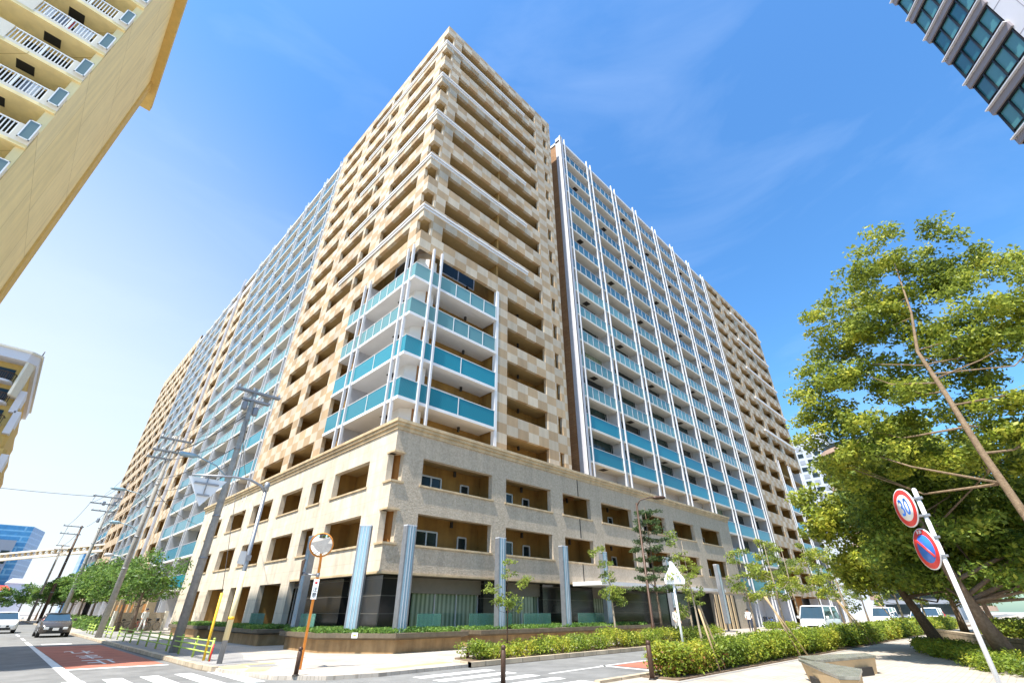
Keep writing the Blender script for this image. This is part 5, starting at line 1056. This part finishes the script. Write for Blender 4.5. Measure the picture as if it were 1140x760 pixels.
#=PLANTS=
# ------------------------------------------------------------------ hedges
def hedge(poly_fn, n, zlo, zhi, label, seed, per=26, sig=.14, size=.055, leaf='leaf_hedge', base=None, cat='hedge', grp=None, stems=0):
    rng = np.random.default_rng(seed); pts = []
    for _ in range(n):
        x, y, s_ = poly_fn(rng); z = zlo + (zhi * s_ - zlo) * rng.uniform(0, 1) ** .6; pts.append((x, y, z))
    base = base or (pts[0][0], pts[0][1], KZ); t = thing('hedge', base, label, cat, grp); leaves('foliage', pts, per, sig, size, leaf, t, base, seed, .8)
    if seed == 14:
        k_ = [p for p in pts if p[0] < 16.5 and p[2] < .62 and rng.uniform() < .6]; leaves('reddish_leaves', k_, 9, sig, size, 'leaf_red', t, base, 99, .8)
    if stems:
        b = MB(base)
        for _ in range(stems): x, y, s_ = poly_fn(rng); b.tube([(x, y, KZ), (x + rng.normal(0, .08), y + rng.normal(0, .08), zhi * .7)], [.012, .006], 4)
        b.build('stems', 'bark', t)['kind'] = 'stuff'
    return t
b = MB(); b.prism([(12.3, 14.12), (33.4, 14.12), (33.4, 15.9), (12.9, 15.9), (12.3, 15.0)], KZ, .13); o = struct('planting_bed', b, 'soil')
b = MB(); b.prism([(13.0, 7.05), (90, 6.2), (90, 8.1), (13.0, 8.1)], KZ, .12); o = struct('planting_bed', b, 'soil')
def strip(x0, x1, ya, yb, wav=.25, dens=1):
    def f(r):
        x = r.uniform(x0, x1); y = r.uniform(ya(x), yb(x)); return x, y, 1 - wav * .5 + wav * .5 * math.sin(x * 2.1) * math.cos(x * .83 + 1)
    return f
hedge(strip(12.7, 18.5, lambda x: 14.25, lambda x: 15.6, .4), 330, .18, .62, 'low loose yellow-green shrub bed left of the second small tree', 11, stems=60, grp='shrubs in the planted strip')
hedge(strip(18.5, 25.2, lambda x: 14.3, lambda x: 15.7, .5), 420, .2, .85, 'taller yellow-green shrub bed under the shop windows', 12, stems=70, grp='shrubs in the planted strip')
hedge(strip(25.2, 33.3, lambda x: 14.3, lambda x: 15.7, .4), 420, .2, .8, 'shrub bed round the foot of the brown street lamp', 13, stems=60, grp='shrubs in the planted strip')
hy = lambda x: 7.25 - (x - 13) * .0135
hedge(strip(13.25, 19.0, hy, lambda x: 8.0, .14), 820, .12, .80, 'dense near hedge with reddish leaves at its left end', 14, per=30, size=.05, stems=30, grp='clipped hedge along the near kerb')
hedge(strip(19.0, 29.0, hy, lambda x: 8.0, .14), 1150, .12, .86, 'dense near hedge section behind the stone benches', 15, per=28, size=.055, grp='clipped hedge along the near kerb')
hedge(strip(29.6, 44.0, hy, lambda x: 8.0, .14), 900, .12, .9, 'hedge section in front of the first parked van', 16, per=26, size=.075, sig=.18, grp='clipped hedge along the near kerb')
hedge(strip(44.5, 72.0, hy, lambda x: 8.0, .14), 900, .12, .95, 'hedge section running away under the big trees', 17, per=22, size=.11, sig=.24, grp='clipped hedge along the near kerb')
def ell(cx_, cy_, rx, ry, a=0):
    def f(r):
        th = r.uniform(0, 6.283); q = r.uniform(0, 1) ** .5; x, y = rx * q * math.cos(th), ry * q * math.sin(th); return cx_ + x * math.cos(a) - y * math.sin(a), cy_ + x * math.sin(a) + y * math.cos(a), 1
    return f
hedge(ell(28.3, 3.2, 4.3, .9, .27), 620, .1, .42, 'low shrub mound round the foot of the first leaning trunk', 21, per=24, size=.06, grp='shrub mounds round the tree feet')
hedge(ell(22.4, 1.3, 2.6, .9, .3), 420, .1, .42, 'low shrub mound round the foot of the nearest leaning trunk', 22, per=26, size=.05, grp='shrub mounds round the tree feet')
hedge(ell(37, -.4, 8.0, 2.4, .28), 900, .5, 1.05, 'clipped shrubs growing in the raised bed', 23, per=24, size=.09, sig=.2, grp='shrub mounds round the tree feet')
hedge(ell(58, 19.2, 3, 1.2), 120, .1, .5, 'low green shrub before the white balconies at right', 24, per=24, size=.1, sig=.2)
hedge(strip(7.2, 9.6, lambda x: 60, lambda x: 110, .3), 700, .1, .9, 'dark green hedge along the left pavement under the street trees', 25, per=22, size=.14, sig=.35, leaf='leaf_street')
# ------------------------------------------------------------------ trees
def line(a, b_, n=4, bend=0): a, b_ = Vector(a), Vector(b_); return [tuple(a.lerp(b_, i / n) + Vector((0, bend * math.sin(math.pi * i / n), 0))) for i in range(n + 1)]
# saplings in the planted strip
tree('street_tree', (14.85, 15.1, KZ), line((14.85, 15.1, KZ), (14.85, 15.1, 3.0), 4), .035, [(14.85, 15.1, 2.0, .5, .5, .28), (14.3, 15.6, 2.45, .42, .42, .18), (15.5, 14.6, 2.6, .45, .45, .2), (14.9, 15.1, 2.95, .35, .35, .16), (15.15, 14.9, 1.75, .3, .3, .2), (14.35, 15.4, 1.95, .35, .3, .15), (14.95, 15.05, 3.35, .2, .2, .12)], 'leaf_sap', 'first small street tree at the left end of the planted strip', 'tree', 'small trees in the planted strip', dens=60, per=30, sig=.10, size=.055, seed=31, twigs=7, barkm='brownmetal')
tree('street_tree', (22.4, 15.15, KZ), line((22.4, 15.15, KZ), (22.3, 15.2, 4.2), 4), .06, [(22.4, 15.15, 2.4, .62, .62, .34), (22.3, 15.3, 3.1, .45, .45, .25), (22.2, 15.3, 3.7, .4, .4, .2), (21.6, 15.6, 4.2, .3, .3, .16), (22.6, 14.9, 2.0, .4, .4, .2), (22.0, 15.4, 4.5, .2, .2, .15)], 'leaf_sap', 'second small street tree, round-headed, before the canopy', 'tree', 'small trees in the planted strip', dens=45, per=30, sig=.12, size=.065, seed=32, twigs=6, barkm='paleb')
# layered conifer beside the brown lamp
bl = []
for i in range(9):
    z = 2.7 + i * .52; r = 1.25 - i * .07
    for q in range(3): a = i * 1.1 + q * 2.1; bl.append((27.0 + r * .75 * math.cos(a), 15.2 + r * .75 * math.sin(a), z, .62 - i * .02, .62 - i * .02, .13))
tree('conifer', (27.0, 15.2, KZ), line((27, 15.2, KZ), (26.9, 15.2, 7.2), 5), .08, bl, 'leaf_pine', 'dark conifer with flat layered branches beside the brown street lamp', 'tree', None, dens=34, per=50, sig=.15, size=.07, seed=33, twigs=3, flat=.45)
# thin tree on the near kerb with a tripod of stakes
tree('street_tree', (15.55, 7.45, KZ), line((15.55, 7.45, KZ), (15.35, 7.5, 3.6), 4), .045, [(15.35, 7.5, 2.7, .42, .42, .22), (15.3, 7.5, 3.1, .3, .3, .18), (15.1, 7.6, 3.5, .24, .24, .13), (15.5, 7.35, 2.1, .3, .3, .13), (14.85, 7.75, 2.55, .26, .26, .12), (15.25, 7.5, 2.35, .3, .3, .15), (15.0, 7.65, 3.75, .12, .12, .1)], 'leaf_sap', 'thin young tree tied to wooden stakes in the near hedge', 'tree', None, dens=110, per=26, sig=.08, size=.046, seed=34, twigs=7, barkm='paleb')
for (x0, y0, x1, y1, lb) in ((16.15, 7.2, 15.65, 7.42, 'slanting wooden stake right of the thin young tree'), (15.55, 7.1, 15.5, 7.4, 'pale wooden stake tied to the thin young tree'), (22.35, 6.95, 21.8, 7.5, 'pale wooden stake leaning in the hedge behind the benches'), (22.9, 6.85, 21.9, 7.6, 'second wooden stake leaning in the hedge behind the benches'), (33.2, 6.75, 32.2, 7.5, 'wooden stake in the hedge before the first parked van'), (34.0, 6.75, 32.4, 7.5, 'slanting wooden stake in the hedge right of the first van'), (44, 6.8, 42.6, 7.5, 'wooden stake in the hedge before the second van')):
    b = MB((x0, y0, KZ)); b.tube([(x0, y0, KZ), (x1, y1, 1.75 if x0 < 20 else 2.1)], .03, 8); tag(b.build('wooden_stake', 'bamboo'), lb, 'stake', 'wooden stakes propping young trees')
for (x, y, h, sd_, lb, gp) in ((30.8, 15.3, 3.5, 41, 'small tree behind the white sign pole near the canopy', 1), (34, 7.6, 4.6, 42, 'slim tree standing in the hedge before the first van', 0), (41.5, 15.6, 6.0, 43, 'young tree with wispy crown left of the walking person', 1), (47.5, 15.4, 7.2, 44, 'tall wispy young tree right of the entrance canopy', 1), (52.5, 15.6, 7.4, 45, 'broad young tree before the last white balconies', 1), (60, 15.6, 8.0, 46, 'darker young tree farther along the right street', 1), (50, 7.6, 6.0, 47, 'slim leaning tree in the hedge right of the first van', 0), (68, 15.8, 8.0, 48, 'young tree before the far chequered wall', 1), (80, 15.8, 8.0, 49, 'farthest young tree along the right street', 1), (62, 7.6, 6.2, 50, 'slim tree in the hedge before the second van', 0)):
    rng = random.Random(sd_); bl = []
    for q in range(9): zz = h * (.38 + .6 * q / 8); r = h * .13 * (1.15 - .6 * abs(q / 8 - .35)); a = rng.uniform(0, 6.28); d_ = r * 1.2; bl.append((x + d_ * math.cos(a), y + d_ * math.sin(a), zz, r * .8, r * .8, r * .42))
    tree('street_tree', (x, y, KZ), line((x, y, KZ), (x + rng.uniform(-.2, .2), y, h * .95), 4), .06 + h * .006, bl, 'leaf_sap' if sd_ % 2 else 'leaf_big', lb, 'tree', 'young trees along the right street', dens=11 if h > 5 else 18, per=34, sig=.2 if h > 5 else .14, size=.11 if h > 5 else .075, seed=sd_, twigs=4, barkm='paleb')
# street trees on the left
for i, (x, y, s_) in enumerate(((8.6, 50.5, .92), (8.7, 57.5, .92), (8.4, 64, 1.0), (8.3, 73, 1.05), (8.3, 83, 1.0), (8.2, 94, 1.05), (8.2, 107, 1.0), (8.2, 122, 1.05), (7.6, 140, 1.0), (5.4, 160, 1.1), (1.6, 172, 1.0))):
    rng = random.Random(60 + i); bl = []
    for q in range(13): a = rng.uniform(0, 6.28); r = rng.uniform(.3, 2.1) * s_; zz = rng.uniform(3.0, 5.6) * s_; bl.append((x + r * math.cos(a), y + r * math.sin(a), zz, 1.15 * s_, 1.15 * s_, .6 * s_))
    bl.append((x, y, 5.9 * s_, .9, .9, .5))
    lb = ['nearest left street tree, sparse and leaning over the walking person', 'second left street tree, above the low wall', 'third left street tree behind the second utility pole', 'fourth left street tree, dense and round', 'fifth left street tree in the row', 'sixth left street tree, beyond the silver car', 'seventh left street tree in the row', 'eighth left street tree near the third pole', 'ninth left street tree, small with distance', 'last left street tree before the guideway', 'light green tree closing the end of the road'][i]
    tree('street_tree', (x, y, KZ), line((x, y, KZ), (x + rng.uniform(-.3, .3), y, 5.4 * s_), 4), .16, bl, 'leaf_street', lb, 'tree', 'street trees along the left pavement', dens=(1.9 if i else 1.3) if i < 5 else 1.1, per=46, sig=.42, size=.15 if i < 4 else .22, seed=70 + i, twigs=4)
for (x, y, sd_, lb) in ((-9, -9, 301, 'dark tree behind the camera, left one in the traffic mirror'), (-2, -16, 302, 'dark tree behind the camera, right one in the traffic mirror')):
    rng = random.Random(sd_); bl = [(x + rng.uniform(-1.8, 1.8), y + rng.uniform(-1.8, 1.8), rng.uniform(3.2, 6.5), 1.5, 1.5, .8) for _ in range(12)]
    tree('broadleaf_tree', (x, y, KZ), line((x, y, KZ), (x, y, 5.5), 4), .2, bl, 'leaf_dark', lb, 'tree', 'trees behind the camera', dens=1.2, per=40, sig=.45, size=.2, seed=sd_, twigs=3)
# the big trees on the right
def envelope(zs, yl, yr, xa, xb_, r, rz, step, seed, skip=.12):
    rng = np.random.default_rng(seed); out = []
    for z in np.arange(zs[0], zs[-1] + .01, step * .62):
        a, b_ = np.interp(z, zs, yl), np.interp(z, zs, yr); n = max(1, int((a - b_) / step))
        for i in range(n + 1):
            if rng.uniform() < skip: continue
            y = b_ + (a - b_) * i / n + rng.normal(0, step * .2)
            for _ in range(2 if xb_ - xa > 3 else 1):
                q = r * rng.uniform(.65, 1.2); out.append((rng.uniform(xa, xb_), min(y, a), z + rng.normal(0, .2), q, q, rz * rng.uniform(.7, 1.2)))
    return out
tree('broadleaf_tree', (31.3, 3.7, KZ), [(31.3, 3.7, KZ), (30.7, 4.0, 1.6), (30.2, 4.4, 3.0), (30.0, 4.6, 4.6), (29.6, 4.8, 6.0)], .24,
     envelope([3.0, 4.5, 6.2, 8.0, 9.4], [5.1, 6.1, 5.5, 4.3, 2.9], [1.2, 1.0, 1.0, 1.4, 2.4], 26.4, 31.5, 1.1, .62, 1.05, 5), 'leaf_big', 'big leaning broadleaf tree nearest the vans, with a low wide crown', 'tree', 'big trees on the right pavement', dens=4.6, per=60, sig=.3, size=.125, seed=81, twigs=2)
tree('broadleaf_tree', (23.74, 1.13, KZ), [(23.74, 1.13, KZ), (23.1, 1.45, 1.3), (22.7, 1.7, 2.6), (22.6, 1.8, 3.8), (22.2, 2.0, 5.0)], .26,
     envelope([2.7, 4.0, 5.5, 7.4], [3.0, 3.6, 3.2, 2.4], [-2.2, -3.0, -3.0, -2.0], 22.2, 26.4, 1.0, .5, 1.0, 6), 'leaf_dark', 'big leaning broadleaf tree at the right edge behind the signs', 'tree', 'big trees on the right pavement', dens=5.5, per=50, sig=.26, size=.095, seed=82, twigs=2)
tree('broadleaf_tree', (19.6, -1.0, KZ), [(19.2, -1.0, KZ), (19.0, -.85, 1.8), (18.9, -.7, 3.3), (18.9, -.5, 5.6), (19.0, -.35, 7.6), (19.3, -.3, 9.2), (19.7, -.6, 10.8), (20.1, -.9, 13.2)], .14,
     envelope([5.8, 7.2, 8.6, 9.7, 11.8, 13.2, 14.2], [3.4, 3.5, 4.1, 3.0, 1.9, .9, -1.2], [-3.6, -4.0, -4.2, -3.8, -3.3, -2.9, -2.3], 19.5, 21.8, .72, .38, .82, 7, .13), 'leaf_big', 'tallest tree at the right edge with a pale slanting trunk', 'tree', 'big trees on the right pavement', dens=20, per=40, sig=.2, size=.085, seed=83, twigs=2, barkm='midbark', hollow=.2)
for i, (x, y, s_, lb) in enumerate(((36.5, -1.2, 1.25, 'dark round tree in the raised bed behind the big trees'), (42, 3.6, 1.0, 'farther dark tree between the big leaning trunks'), (30, -3.6, 1.25, 'dark tree in the raised bed at the right picture edge'), (50, 2.6, 1.1, 'distant dark tree at the end of the right pavement'), (62, 4.2, 1.1, 'most distant dark tree on the right pavement'))):
    rng = random.Random(90 + i); bl = []
    for q in range(12): a = rng.uniform(0, 6.28); r = rng.uniform(.3, 2.4) * s_; zz = rng.uniform(2.6, 5.8) * s_; bl.append((x + r * math.cos(a), y + r * math.sin(a), zz, 1.5 * s_, 1.5 * s_, .75 * s_))
    tree('broadleaf_tree', (x, y, KZ), line((x, y, KZ), (x, y, 5 * s_), 4), .2, bl, 'leaf_dark', lb, 'tree', 'trees behind the big right-hand trees', dens=1.5, per=56, sig=.45, size=.15, seed=95 + i, twigs=4)
